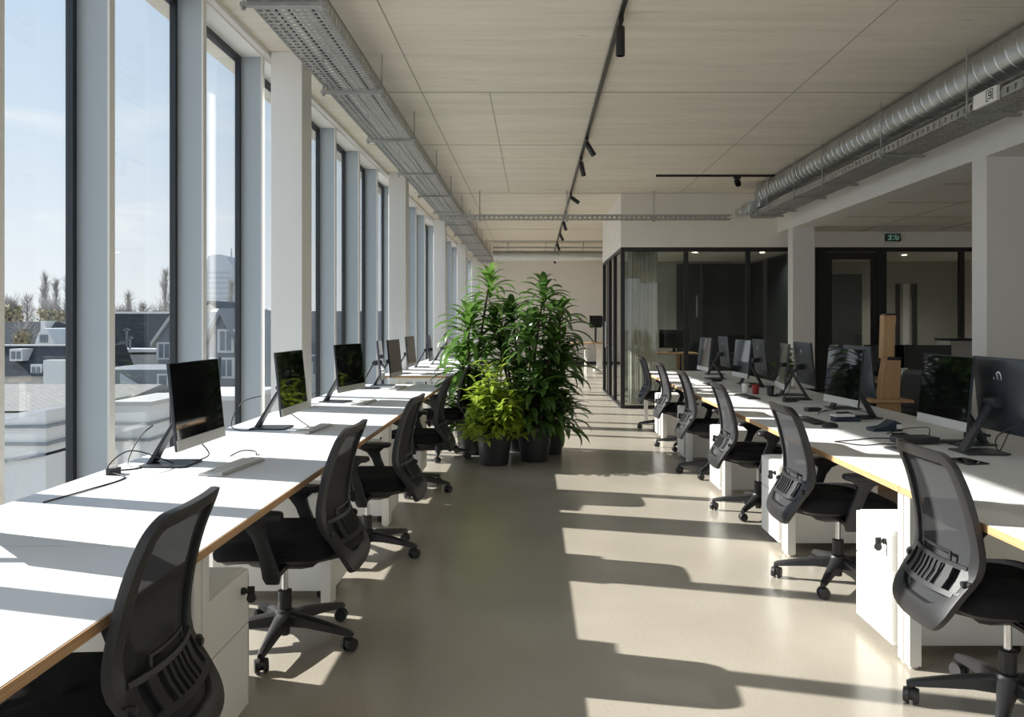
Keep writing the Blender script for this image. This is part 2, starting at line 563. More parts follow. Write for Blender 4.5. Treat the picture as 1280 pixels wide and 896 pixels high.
# curtain in the meeting room's corner
def curtain_fn(u, v):
    x = 1.60 + u * .50
    y = YB + .30 + .045 * math.sin(u * 46) + .02 * math.sin(u * 17 + 1) + .01 * math.sin(v * 5)
    return (x, y, .04 + v * (ZG - .04))
tag(MB().grid(curtain_fn, 120, 6).build('curtain', M['curtain'], smooth=80, solid=.002), 'sheer pale floor-length curtain gathered behind the corner of the glass room', 'curtain')
# lit downlights in the meeting room
for x, y, lab in ((2.93, 15.04, 'small lit downlight above the middle glass bay of the meeting room'),
                  (4.16, 15.04, 'small lit downlight above the third glass bay, beside the dark divider'),
                  (6.05, 15.6, 'small lit downlight behind the glass just right of the black door'),
                  (7.0, 15.6, 'small lit downlight behind the glass near the right white column')):
    o = thing('downlight', lab, 'downlight', (x, y, ZG + .03))
    MB().lathe([(.075, 0), (.075, -.008), (.05, -.008), (.05, -.001)], caps=False).build('trim_ring', M['white'], o)
    MB().lathe([(.05, -.003), (.02, -.003)]).build('lens', M['lamp'], o)
    ld = bpy.data.lights.new('downlight_lamp', 'SPOT')
    ld.energy = 55; ld.spot_size = math.radians(150); ld.spot_blend = .8; ld.shadow_soft_size = .05; ld.color = (1, .93, .82)
    lo = bpy.data.objects.new('downlight_lamp', ld)
    C.objects.link(lo); lo.parent = o; lo.location = (0, 0, -.02)
tag(MB().box(4.80, 5.32, YE - .03, YE - .001, 1.30, 2.25).build('mounted_board', M['tan'], bevel=.004), 'plain tan board on the rear wall behind the glass front, left of the door', 'board')

# exit sign on the strip above the glass door
ex = thing('exit_sign', 'small dark green exit sign above the glass partition right of the door', 'sign', at(1115, 297, YB))
k = YB / F
MB().box(-9.3 * k, 9.3 * k, -.05, 0, -4.6 * k, 4.6 * k).build('sign_box', M['signg'], ex, bevel=.004)
q = MB()
def mark(x0, x1, z0, z1):
    q.box(x0 * k, x1 * k, -.054, -.05, z0 * k, z1 * k)
mark(-4.3, -2.4, -3.3, 3.4); mark(-6.8, -4.3, .9, 2.3); mark(-6.8, -4.3, -2.9, -1.5)
mark(-1.0, .9, 1.6, 2.4); mark(-.8, 1.0, -2.9, -1.4); mark(-1.2, -.5, .6, 1.6); mark(.6, 1.2, .6, 1.6)
mark(2.2, 4.0, -2.6, 3.4); mark(3.4, 6.6, -3.2, -2.0); mark(5.4, 6.8, -2.0, 2.4)
q.build('lettering', M['signw'], ex)

# ------------------------------------------------------------------ ceiling services
def tray(name, label, x0, x1, ya, yb, z, side, pitch, hang, mats, nl, rods='both', n_end=None):
    t = thing(name, label, 'cable tray', (0, 0, 0))
    m = MB()
    th = .003
    n = int((yb - ya) / pitch)
    wl = (x1 - x0) / nl
    for i in range(nl + 1):
        x = x0 + i * wl
        m.box(x - .008, x + .008, ya, yb, z, z + th)
    for i in range(n + 1):
        y = ya + i * pitch
        m.box(x0, x1, y - pitch * .22, y + pitch * .22, z + .0005, z + th - .0005)
    m.build('perforated_base', mats, t, smooth=0)
    for xs in (x0, x1):
        r = MB()
        r.box(xs - .002, xs + .002, ya, yb, z, z + .02).box(xs - .002, xs + .002, ya, yb, z + side - .022, z + side)
        r.box(xs - .002, xs + .008, ya, yb, z + side - .004, z + side)
        for i in range(int((yb - ya) / .10) + 1):
            y = ya + i * .10
            r.box(xs - .0018, xs + .0018, y - .034, y + .034, z + .018, z + side - .02)
        r.build('side_rail', mats, t, smooth=0)
    for y in hang:
        h = MB()
        h.box(x0 - .05, x1 + .05, y - .02, y + .02, z - .026, z - .002)
        h.build('support_bar', M['galvd'], t, smooth=0)
        h = MB()
        xs = [x1 + .035] if rods == 'right' else ([x0 - .035] if rods == 'left' else [x0 - .035, x1 + .035])
        for x in xs:
            h.cyl((x, y, z - .04), (x, y, ZC), .006, n=8)
            h.cyl((x, y, z - .03), (x, y, z - .045), .014, n=6)
        h.build('hanger_rod', M['galvd'], t)
    return t


hl = [3.0, 4.8, 6.62, 8.4, 10.3, 12.1, 13.9, 15.7, 17.5, 19.3, 21.1, 22.9, 24.7]
tl = tray('cable_tray', 'long perforated galvanised cable tray hung under the ceiling along the window side', -1.66, -1.26, 1.0, 26.0, 3.30, .10, .06, hl, M['galvd'], 9)
cb = MB()
for i, (x, zz) in enumerate(((-1.58, .014), (-1.53, .018), (-1.47, .015), (-1.36, .016))):
    cb.tube(smoothpath([(x + .03 * math.sin(i * 2 + k * .9), 1.1 + k * 1.9, 3.30 + zz) for k in range(14)], 3), .010)
tag(cb.build('cable_bundle', M['cable']), 'dark cables lying in the tray along the window side', 'cables', kind='stuff')

hr = [3.2, 4.85, 6.45, 8.05, 9.7, 10.75, 12.0, 12.6]
tr_ = tray('cable_tray', 'galvanised cable tray with slotted sides running below the round duct on the right', 3.42, 3.76, 1.0, 13.0, 3.075, .085, .055, hr, M['galvd'], 9, rods='left')
# white junction box on the tray's side
jb = thing('junction_box', 'white box with a black square symbol on the tray below the round duct', 'junction box', (3.415, 6.2, 3.125))
MB().box(-.03, .0, -.16, .16, -.055, .055).build('box_body', M['white'], jb, bevel=.004)
q = MB()
for y0_, y1_, z0_, z1_ in ((-.12, -.025, .036, .042), (-.12, -.114, -.042, .036), (-.031, -.025, -.042, .036), (-.06, -.031, -.042, -.036),
                           (-.098, -.090, -.028, .026), (-.090, -.056, .018, .026), (-.062, -.056, -.002, .018), (-.090, -.062, -.006, .002), (-.090, -.05, -.028, -.020)):
    q.box(-.0325, -.03, y0_, y1_, z0_, z1_)
q.build('symbol', M['black'], jb)

# spiral duct
def duct(name, label, p0, p1, r, seams, seam_h=.006):
    p0, p1 = Vector(p0), Vector(p1)
    d = (p1 - p0)
    L = d.length
    d.normalize()
    a = d.orthogonal().normalized(); b = d.cross(a)
    t = thing(name, label, 'air duct')
    prof = [(0, r)]
    s = .1
    while s < L - .05:
        prof += [(s - .008, r), (s - .005, r + seam_h), (s + .005, r + seam_h), (s + .008, r)]
        s += seams
    prof.append((L, r))
    n = 32
    m = MB()
    m.loft([[p0 + d * s_ + (a * math.cos(2 * PI * i / n) + b * math.sin(2 * PI * i / n)) * rr for i in range(n)] for s_, rr in prof])
    m.build('duct_tube', M['galv'], t, smooth=50)
    return t, d, a, b
dt, d_, a_, b_ = duct('spiral_duct', 'round galvanised spiral duct under the ceiling along the right side', (3.555, .5, 3.42), (3.555, 12.75, 3.42), .15, .145)
for y in (3.6, 5.5, 7.3, 9.2, 11.4):
    q = MB()
    q.loft([[Vector((3.555 + rr * math.cos(2 * PI * i / 32), yy, 3.42 + rr * math.sin(2 * PI * i / 32))) for i in range(32)]
            for yy, rr in ((y - .02, .152), (y - .02, .162), (y + .02, .162), (y + .02, .152))])
    q.cyl((3.555, y, 3.575), (3.555, y, ZC - .002), .006, n=8)
    q.build('duct_clamp', M['galv'], dt)
# transition box at the duct's far end
q = MB()
q.box(3.28, 3.62, 12.62, 13.1, 3.13, 3.30).box(3.18, 3.30, 12.75, 13.05, 3.11, 3.22)
q.box(3.42, 3.62, 12.55, 12.65, 3.2, 3.36)
q.build('end_box', M['galv'], dt, bevel=.01)

# cross tray in front of the glass room
ct = thing('cross_tray', 'slim galvanised cable tray crossing the ceiling in front of the meeting room', 'cable tray')
q = MB()
YT = 13.35
za = H + (403 - 274) * YT / F
for yy in (YT, YT + .16):
    q.box(-1.55, 3.2, yy - .002, yy + .002, za, za + .018).box(-1.55, 3.2, yy - .002, yy + .002, za + .062, za + .08)
    for i in range(int(4.75 / .08)):
        x = -1.55 + i * .08
        q.box(x, x + .03, yy - .0018, yy + .0018, za + .016, za + .064)
for i in range(int(4.75 / .06)):
    x = -1.55 + i * .06
    q.box(x, x + .03, YT, YT + .16, za, za + .003)
q.build('tray_body', M['galvd'], ct, smooth=0)
for x in (-.89, .53, 1.95):
    q = MB()
    q.cyl((x, YT + .08, za - .03), (x, YT + .08, ZC), .008, n=8).box(x - .02, x + .02, YT - .03, YT + .19, za - .02, za - .002)
    q.build('hanger_rod', M['galvd'], ct)

# duct crossing at the far end of the room
dt2, *_ = duct('spiral_duct', 'pale round duct crossing the ceiling at the far end above the plants', (-1.1, 22.0, 3.21), (1.9, 22.0, 3.21), .14, .33, .012)
q = MB()
q.box(-1.1, 1.9, 21.8, 21.86, 3.40, 3.44)
for x in (-.7, .3, 1.3):
    q.cyl((x, 21.83, 3.42), (x, 21.83, ZC), .01, n=8).cyl((x, 22, 3.35), (x, 22, ZC), .008, n=8)
q.build('hanger_rail', M['galvd'], dt2)

# black lighting track and spots
rail = thing('light_track', 'long black lighting track on the ceiling along the middle of the room', 'light track')
MB().box(.585, .615, 2.0, 27.3, ZC - .035, ZC).build('rail', M['black'], rail)
rail2 = thing('light_track', 'short black lighting track across the ceiling just before the meeting room', 'light track')
MB().box(1.77, 3.5, 11.975, 12.005, ZC - .03, ZC).build('rail', M['black'], rail2)


def spot(loc, tilt, yaw, label, ln=.16, r=.032):
    t = thing('spotlight', label, 'spotlight', loc, yaw, 'black spotlights on the ceiling tracks')
    MB().box(-.018, .018, -.05, .05, -.03, 0).cyl((0, 0, -.03), (0, 0, -.065), .008, n=8).build('adapter', M['black'], t)
    R = Matrix.Translation((0, 0, -.065)) @ Matrix.Rotation(tilt, 4, 'Y')
    q = MB()
    q.lathe([(r * .9, .012), (r, .006), (r, -ln + .004), (r * .96, -ln), (r * .82, -ln), (r * .8, -ln + .03)], n=20)
    q.v = [tuple(R @ Vector(p)) for p in q.v]
    q.build('lamp_body', M['black'], t)
    return t
spots = [(5.75, .0, 'black spotlight hanging straight down, the largest one nearest on the long track', .19),
         (9.45, -.55, 'black spotlight tilted right, second along the long ceiling track', .16),
         (10.6, -.2, 'black spotlight nearly upright, third along the long ceiling track', .17),
         (13.5, -.95, 'black spotlight tilted far to the right, on the track just before the cross tray', .16),
         (16.9, -.3, 'black spotlight first behind the cross tray on the long track', .17),
         (19.2, -.45, 'black spotlight second behind the cross tray on the long track', .16),
         (21.6, -.35, 'black spotlight just in front of the far crossing duct on the long track', .17),
         (26.8, -.6, 'tiny black spotlight at the far end of the long ceiling track', .16)]
for y, tl_, lab, ln in spots:
    spot((.6, y, ZC - .035), tl_, 0, lab, ln)
spot((2.95, 11.99, ZC - .03), .9, PI / 2, 'single black spotlight on the short ceiling track', .09, .045)

# ------------------------------------------------------------------ office chair
PROF = [(.33, -.325), (.38, -.345), (.44, -.328), (.50, -.292), (.565, -.250), (.64, -.241), (.74, -.254), (.86, -.284), (.985, -.335)]


def prof(z):
    z = max(PROF[0][0], min(PROF[-1][0], z))
    for i in range(len(PROF) - 1):
        if z <= PROF[i + 1][0]:
            (a, b), (c_, d) = PROF[i], PROF[i + 1]
            t = (z - a) / (c_ - a)
            m0 = (PROF[i + 1][1] - PROF[max(i - 1, 0)][1]) / (PROF[i + 1][0] - PROF[max(i - 1, 0)][0])
            j_ = min(i + 2, len(PROF) - 1)
            m1 = (PROF[j_][1] - PROF[i][1]) / (PROF[j_][0] - PROF[i][0])
            h = c_ - a
            return (2 * t ** 3 - 3 * t * t + 1) * b + (t ** 3 - 2 * t * t + t) * h * m0 + (-2 * t ** 3 + 3 * t * t) * d + (t ** 3 - t * t) * h * m1


def bx_(y, z):
    return prof(z) + .42 * y * y


def backpt(y, z, dx=0):
    return Vector((bx_(y, z) + dx, y, z))


def outline(w0, w1, w2, za_, zb_, rt, rb):
    """rounded outline: half width w0 at the bottom, w1 at the middle, w2 at the top; corner radii rt, rb"""
    def hw(z):
        k_ = (z - za_) / (zb_ - za_)
        return (w0 + (w1 - w0) * min(1, max(0, k_) / .42) ** .8) if k_ < .42 else w1 + (w2 - w1) * (k_ - .42) / .58
    right = []
    for i in range(10):                       # lower corner
        a = -PI / 2 + PI / 2 * i / 9
        right.append((-rb + rb * math.cos(a), za_ + rb + rb * math.sin(a)))
    for i in range(1, 16):                    # side
        right.append((0, za_ + rb + (zb_ - rt - za_ - rb) * i / 16))
    for i in range(10):                       # upper corner
        a = PI / 2 * i / 9
        right.append((-rt + rt * math.cos(a), zb_ - rt + rt * math.sin(a)))
    R_ = [(hw(z) + d, z) for d, z in right]
    top = [(R_[-1][0] * (1 - 2 * i / 6), zb_) for i in range(1, 6)]
    Lf = [(-y, z) for y, z in reversed(R_)]
    bot = [(Lf[-1][0] * (1 - 2 * i / 6), za_) for i in range(1, 6)]
    return R_ + top + Lf + bot


def make_chair():
    t = thing('office_chair', 'x', 'chair')
    # star base
    m = MB()
    m.lathe([(.034, .075), (.052, .082), (.052, .125), (.040, .15), (.03, .155)], n=24)
    for i in range(5):
        a = 2 * PI * i / 5 + .35
        e = Vector((math.cos(a), math.sin(a), 0)); s = Vector((-math.sin(a), math.cos(a), 0)); z = Vector((0, 0, 1))
        rings = []
        for r, w_, zl, zh in ((.035, .036, .085, .142), (.12, .027, .086, .132), (.22, .022, .078, .114), (.325, .017, .068, .092), (.342, .012, .066, .084)):
            rings.append([e * r + s * w_ + z * zl, e * r + s * w_ * .9 + z * (zh - .008), e * r + s * w_ * .4 + z * zh, e * r - s * w_ * .4 + z * zh, e * r - s * w_ * .9 + z * (zh - .008), e * r - s * w_ + z * zl])
        m.loft(rings)
    m.build('star_base', M['chair'], t)
    for i in range(5):
        a = 2 * PI * i / 5 + .35
        p = Vector((.326 * math.cos(a), .326 * math.sin(a), 0))
        ya = a + 1.1 + i * .9
        ax = Vector((math.cos(ya), math.sin(ya), 0))
        q = MB()
        q.cyl(p + Vector((0, 0, .05)), p + Vector((0, 0, .078)), .009, n=10)
        for sgn in (-1, 1):
            c0 = p + ax * sgn * .008 + Vector((0, 0, 0.031))
            c1 = p + ax * sgn * .027 + Vector((0, 0, 0.031))
            q.cyl(c0, c1, 0.031, .0265, n=20)
        q.cyl(p - ax * .01 + Vector((0, 0, .036)), p + ax * .01 + Vector((0, 0, .036)), .024, n=14)
        q.build('caster', M['chair'], t)
    m = MB()
    m.lathe([(.019, .035), (.022, .04), (.022, .15), (.03, .152), (.031, .235), (.024, .238)], n=18)
    g = m.build('gas_lift', M['chair'], t)
    MB().lathe([(.0145, .236), (.0145, .38)], n=18).build('piston', M['chrome'], g)
    # mechanism under the seat
    m = MB()
    m.loft([[Vector((x, y, zz)) for x, y in ((-.17 * s_, -.10 * s_), (.13 * s_, -.10 * s_), (.16 * s_, -.05 * s_), (.16 * s_, .05 * s_), (.13 * s_, .10 * s_), (-.17 * s_, .10 * s_))]
            for zz, s_ in ((.345, .55), (.365, .9), (.40, 1.15), (.42, 1.2))])
    m.bar((-.12, 0, .385), (-.298, 0, .43), .16, .035)
    m.bar((.0, .1, .385), (.0, .22, .39), .03, .012).bar((-.06, -.1, .385), (-.06, -.23, .385), .03, .012)
    m.build('tilt_mechanism', M['chair'], t)
    # seat
    def ol(sc, z, n=48):
        pts = []
        for i in range(n):
            a = 2 * PI * i / n
            cs, sn = math.cos(a), math.sin(a)
            u = math.copysign(abs(cs) ** .5, cs); v = math.copysign(abs(sn) ** .5, sn)
            drop = -.028 * max(0, u) ** 4 + .006 * abs(v) ** 3
            pts.append(Vector((0.0 + u * .27 * sc, v * .25 * sc, z + drop)))
        return pts
    MB().loft([ol(.86, .418), ol(.95, .424), ol(1.0, .44), ol(1.01, .462), ol(.985, .485), ol(.93, .498), ol(.75, .502), ol(.4, .498), ol(.1, .497)]).build('seat', M['fabric'], t, smooth=60)
    MB().loft([ol(.55, .402), ol(.84, .405), ol(.90, .42)]).build('seat_pan', M['chair'], t)
    # back frame
    O = outline(.188, .238, .212, .345, .985, .060, .10)
    I = outline(.142, .192, .168, .440, .942, .028, .065)
    n = len(O)
    lerp = lambda f: [(o[0] + (i[0] - o[0]) * f, o[1] + (i[1] - o[1]) * f) for o, i in zip(O, I)]
    rr = []
    for f_, dx in ((0, 0), (.03, .010), (.5, .014), (.97, .010), (1, 0), (.95, -.013), (.5, -.017), (.05, -.014)):
        rr.append([backpt(y, z, dx) for y, z in lerp(f_)])
    m = MB()
    k_ = len(rr)
    vs = [p for r in rr for p in r]
    fs = [(a * n + i, a * n + (i + 1) % n, ((a + 1) % k_) * n + (i + 1) % n, ((a + 1) % k_) * n + i) for a in range(k_) for i in range(n)]
    m.add(vs, fs)
    m.build('back_frame', M['chair'], t, smooth=42)
    m = MB()
    zc = .68
    rings = [[backpt(y * s_, zc + (z - zc) * s_, .002) for y, z in I] for s_ in (1.015, .85, .68, .5, .32, .15, .03)]
    m.loft(rings, caps=False)
    m.add([backpt(0, zc, .002)] + rings[-1], [(0, i + 1, (i + 1) % n + 1) for i in range(n)])
    m.build('back_mesh', M['mesh'], t, smooth=80)
    # lumbar support behind the mesh
    q = MB()
    def patch(y0, y1, z0, z1, off=-.026, th=.008):
        nu = max(1, int((y1 - y0) / .03)); nv = 2
        fr = [[backpt(y0 + (y1 - y0) * i / nu, z0 + (z1 - z0) * jj / nv, off + .9 * (abs(y0 + (y1 - y0) * i / nu) ** 2) * .5) for i in range(nu + 1)] for jj in range(nv + 1)]
        bk = [[p + Vector((-th, 0, 0)) for p in r] for r in fr]
        for r0, r1 in ((fr, bk),):
            per = [r0[0][i] for i in range(nu + 1)] + [r0[jj][nu] for jj in range(1, nv + 1)] + [r0[nv][i] for i in range(nu - 1, -1, -1)] + [r0[jj][0] for jj in range(nv - 1, 0, -1)]
            per2 = [p + Vector((-th, 0, 0)) for p in per]
            L_ = len(per)
            q.add(per + per2, [(i, (i + 1) % L_, L_ + (i + 1) % L_, L_ + i) for i in range(L_)])
        for r in (fr, bk):
            q.add([p for rw in r for p in rw], [(jj * (nu + 1) + i, jj * (nu + 1) + i + 1, (jj + 1) * (nu + 1) + i + 1, (jj + 1) * (nu + 1) + i) for jj in range(nv) for i in range(nu)])
    patch(-.185, .185, .576, .592); patch(-.185, .185, .488, .504)
    for a, b in ((-.205, -.165), (-.128, -.092), (-.066, -.054), (-.036, -.024), (-.006, .006), (.024, .036), (.054, .066), (.092, .128), (.165, .205)):
        patch(a, b, .500, .580)
    patch(-.10, .10, .616, .625, -.022, .006); patch(-.10, -.09, .590, .620, -.022, .006); patch(.09, .10, .590, .620, -.022, .006)
    for sg in (-1, 1):
        p = backpt(sg * .205, .54, -.008)
        q.cyl(p, p + Vector((-.022, 0, 0)), .011, n=14)
        q.cyl(p + Vector((0, sg * .012, 0)), p + Vector((0, sg * .028, 0)), .012, n=14)
    q.build('lumbar_support', M['chair'], t, smooth=40)
    # armrests
    for sg in (-1, 1):
        m = MB()
        def sec(x, y, z, a, b):
            return [Vector((x + a, y + b, z)), Vector((x + a * .6, y + b * 1.3, z)), Vector((x - a * .6, y + b * 1.3, z)), Vector((x - a, y + b, z)), Vector((x - a, y - b, z)), Vector((x - a * .6, y - b * 1.3, z)), Vector((x + a * .6, y - b * 1.3, z)), Vector((x + a, y - b, z))]
        yy = sg * .285
        m.loft([sec(-.045, yy, .352, .026, .010), sec(-.04, yy, .375, .034, .013), sec(-.02, yy, .47, .031, .013), sec(.01, yy, .545, .030, .012), sec(.03, yy, .585, .04, .014), sec(.045, yy, .612, .085, .020), sec(.045, yy, .619, .09, .022)])
        m.bar((-.04, sg * .12, .395), (-.04, sg * .285, .38), .055, .022)
        a = m.build('armrest', M['chair'], t, smooth=50)
        m = MB()
        def pad(sx, sy, z):
            r_ = []
            for i in range(32):
                an = 2 * PI * i / 32
                cs, sn = math.cos(an), math.sin(an)
                r_.append(Vector((.04 + math.copysign(abs(cs) ** .55, cs) * .125 * sx, yy + math.copysign(abs(sn) ** .55, sn) * .046 * sy, z)))
            return r_
        m.loft([pad(.9, .85, .617), pad(1, 1, .624), pad(1, 1, .640), pad(.95, .9, .647), pad(.4, .4, .648)])
        m.build('arm_pad', M['chair'], a, smooth=50)
    return t


chair, used = make_chair(), []
gl_, gr_ = 'office chairs along the window desks', 'office chairs along the inner desks'
for x, y, rz, lab in (
        (-1.20, 2.10, PI + .03, 'big black mesh office chair cropped by the bottom left corner, closest at the window desks'),
        (-1.12, 3.70, PI - .03, 'whole black mesh office chair by the window desk, directly behind the cropped corner one'),
        (-1.04, 5.12, PI - .05, 'black office chair at the window desks, third counting from the bottom left corner'),
        (-1.04, 7.05, PI - .02, 'black office chair at the window desks, left of the front planter, fourth from the corner'),
        (-1.02, 8.75, PI + .05, 'black office chair half hidden behind the leafy plants at the end of the window desks')):
    place(chair, used, (x, y, 0), rz, lab, gl_)
for x, y, rz, lab in (
        (1.735, 3.02, .0, 'large black mesh office chair cropped by the bottom right corner, at the inner desks'),
        (1.68, 4.56, .02, 'black mesh office chair in sun at the inner desks, second from the bottom right corner'),
        (1.69, 6.22, .0, 'black office chair at the inner desks, third from the bottom right corner'),
        (1.70, 7.78, .0, 'dark office chair at the inner desks, fourth from the bottom right corner'),
        (1.73, 9.42, .03, 'black office chair at the inner desks, fifth from the corner, second from the glass room'),
        (1.74, 11.05, .03, 'sunlit office chair at the far end of the inner desks before the glass room')):
    place(chair, used, (x, y, 0), rz, lab, gr_)
for x, y, rz, lab in (
        (3.32, 7.75, PI + .15, 'dark office chair behind the inner desks, right of the wooden post'),
        (3.25, 9.55, PI - .2, 'dark office chair behind the inner desks, near the second white column'),):
    place(chair, used, (x, y, 0), rz, lab, 'office chairs on the far side of the inner desks')

# ------------------------------------------------------------------ desks and pedestals
ZD = .75
TH = .028


def desk(xf, xb, y0, y1, label, group, notch=None, ends=''):
    """xf: aisle edge, xb: rear edge"""
    t = thing('bench_desk', label, 'desk', ((xf + xb) / 2, (y0 + y1) / 2, 0), 0, group)
    cx, cy = t.location.x, t.location.y
    s = 1 if xb > xf else -1
    g = .002
    a, b = y0 + g, y1 - g
    ed = .004
    poly = [(xf + s * ed, a + ed), (xf + s * ed, b - ed), (xb, b - ed)]
    if notch:
        nx, n0, n1 = notch
        if n1 + .03 < b: poly += [(xb, n1 + .02), (nx + .0, n1 + .02), (nx, n0 - .02), (xb, n0 - .02)]
        else: poly = [(xf + s * ed, a + ed), (xf + s * ed, b - ed), (nx, b - ed), (nx, n0 - .02), (xb, n0 - .02)]
    poly += [(xb, a + ed)]
    top = MB().prism([(x - cx, y - cy) for x, y in poly], ZD - TH, ZD).build('desktop', M['desk'], t, smooth=0, bevel=.0012)
    e = MB()
    def B(x0, x1, p, q):
        e.box(min(x0, x1) - cx, max(x0, x1) - cx, p - cy, q - cy, ZD - TH, ZD - .0015)
    B(xf, xf + s * ed, a, b)
    if 'a' in ends: B(xf + s * ed, xb, a, a + ed)
    if 'b' in ends: B(xf + s * ed, xb, b - ed, b)
    e.build('wood_edge', M['ply'], top, smooth=0)
    e = MB()
    if 'a' not in ends: B(xf + s * ed, xb, a, a + ed)
    if 'b' not in ends: B(xf + s * ed, xb, b - ed, b)
    if e.v: e.build('end_edge', M['desk'], top, smooth=0)
    lw = .05
    for yy in (y0 + .006, y1 - .006 - lw):
        for xx in (xf + s * .02, xb - s * .25):
            q = MB().box(min(xx, xx + s * lw) - cx, max(xx, xx + s * lw) - cx, yy - cy, yy + lw - cy, .012, ZD - TH)
            q.box(min(xx, xx + s * lw) - cx + .01, max(xx, xx + s * lw) - cx - .01, yy + .01 - cy, yy + lw - .01 - cy, 0, .012)
            q.build('leg', M['steel'], t, smooth=0, bevel=.002)
    q = MB()
    for yy in (y0 + .012, y1 - .012 - .04):
        x0_, x1_ = sorted((xf + s * .07, xb - s * .25))
        q.box(x0_ - cx, x1_ - cx, yy - cy, yy + .04 - cy, ZD - TH - .05, ZD - TH - .001)
    for xx in (xf + s * .22, xb - s * .32):
        q.box(min(xx, xx + s * .04) - cx, max(xx, xx + s * .04) - cx, y0 + .06 - cy, y1 - .06 - cy, ZD - TH - .032, ZD - TH - .002)
    q.build('under_frame', M['steel'], t, smooth=0)
    return t


LL = [-.77, .88, 2.53, 4.18, 5.83, 7.48, 9.13]
txt = ['white window desk lying mostly outside the bottom left corner', 'white window desk under the first shadow band, cropped by the left edge',
       'white window desk with the first black monitor and a white keyboard', 'white window desk carrying the second monitor, which mirrors the plants',
       'white window desk beside the first column, carrying the third monitor', 'white window desk at the end of the first run, with two edge-on monitors']
for i in range(len(LL) - 1):
    nt_ = (-1.82, 6.53, 6.81) if LL[i] < 6.6 < LL[i + 1] else ((-1.82, 1.25, 1.53) if LL[i] < 1.3 < LL[i + 1] else None)
    desk(-1.0, -2.0, LL[i], LL[i + 1], txt[i], 'white window desks of the first run', nt_, 'b' if i == len(LL) - 2 else '')
L2 = [10.62, 12.25, 13.88, 15.51]
txt = ['white window desk with a pale wood end edge, first beyond the gap', 'white window desk second beyond the gap, left of the plants', 'white window desk third beyond the gap, behind the plants']
for i in range(3):
    nt_ = (-1.82, 11.8, 12.08) if i == 0 else None
    desk(-1.02, -2.0, L2[i], L2[i + 1], txt[i], 'white window desks of the second run', nt_, 'a' if i == 0 else '')
XRF, XRB = 1.53, 2.78
RR = [.2, 1.83, 3.46, 5.10, 6.74, 8.38, 10.02, 11.66]
txt = ['white inner desk out of frame by the bottom right corner', 'white inner desk cropped by the right edge, behind the corner chair', 'white inner desk with the two big monitors and tangled cables',
       'white inner desk with the dark monitor beside the wooden post', 'white inner desk with a back-turned monitor before the second column', 'white inner desk with the red cup and the small leafy desk plant',
       'white inner desk at the far end before the glass room']
for i in range(len(RR) - 1):
    desk(XRF, XRB, RR[i], RR[i + 1], txt[i], 'white inner desks', None, 'b' if i == len(RR) - 2 else '')


def make_ped():
    """drawer front faces +X locally, width along Y, origin at the floor"""
    t = thing('drawer_pedestal', 'x', 'pedestal')
    D, W, Hh = .62, .40, .545
    MB().box(-D, -.018, -W / 2, W / 2, .05, Hh).build('body', M['ped'], t, smooth=0, bevel=.002)
    for z0, z1 in ((.052, .345), (.350, Hh - .004)):
        dd = MB().box(-.018, 0, -W / 2 + .001, W / 2 - .001, z0, z1).build('drawer', M['ped'], t, smooth=0, bevel=.002)
        MB().box(-.012, .001, W / 2 - .009, W / 2 - .0005, z0 + .02, z1 - .02).build('grip', M['silver'], dd, smooth=0)
    q = MB()
    q.cyl((0, .13, .48), (.012, .13, .48), .013).cyl((.012, .13, .48), (.03, .13, .48), .008)
    q.box(.02, .045, .127, .133, .462, .497).cyl((.034, .124, .455), (.034, .136, .455), .016, n=14)
    q.build('lock', M['black'], t)
    for x in (-.07, -D + .07):
        for y in (-W / 2 + .05, W / 2 - .05):
            q = MB().cyl((x, y - .012, .024), (x, y + .012, .024), .024, n=16).cyl((x, y, .03), (x, y, .052), .008, n=8)
            q.build('caster', M['black'], t)
    return t


ped, pu = make_ped(), []
for y, lab in ((1.15, 'white drawer pedestal under the cropped window desk, bottom left'),
               (2.80, 'white drawer pedestal with a black lock, right of the corner chair under the window desk'),
               (4.45, 'white drawer pedestal behind the second window-side chair'),
               (6.10, 'white drawer pedestal behind the third window-side chair'),
               (7.75, 'white drawer pedestal behind the fourth window-side chair, nearest the planters')):
    place(ped, pu, (-1.04, y, 0), 0, lab, 'drawer pedestals under the window desks')
for y, lab in ((3.73, 'white drawer pedestal with a hanging key, between the two closest right-hand chairs'),
               (5.37, 'white drawer pedestal left of the second inner-desk chair, with a black lock'),
               (7.01, 'white drawer pedestal between the third and fourth inner-desk chairs'),
               (8.65, 'white drawer pedestal between the fourth and fifth inner-desk chairs'),
               (10.29, 'white drawer pedestal between the fifth inner-desk chair and the sunlit last one')):
    place(ped, pu, (1.535, y, 0), PI, lab, 'drawer pedestals under the inner desks')
t = thing('low_cabinet', 'low white cabinet under the window desk, glimpsed left of the double desk leg', 'cabinet', (-1.30, 3.21, 0))
MB().box(-.60, -.02, -.18, .18, .03, .38).build('body', M['ped'], t, bevel=.002)
dd = MB().box(-.02, 0, -.178, .178, .034, .376).build('door', M['ped'], t, bevel=.002)
MB().box(0, .018, -.15, -.14, .22, .33).build('handle', M['silver'], dd, bevel=.002)
MB().box(-.58, -.04, -.16, .16, 0, .03).build('plinth', M['black'], t)

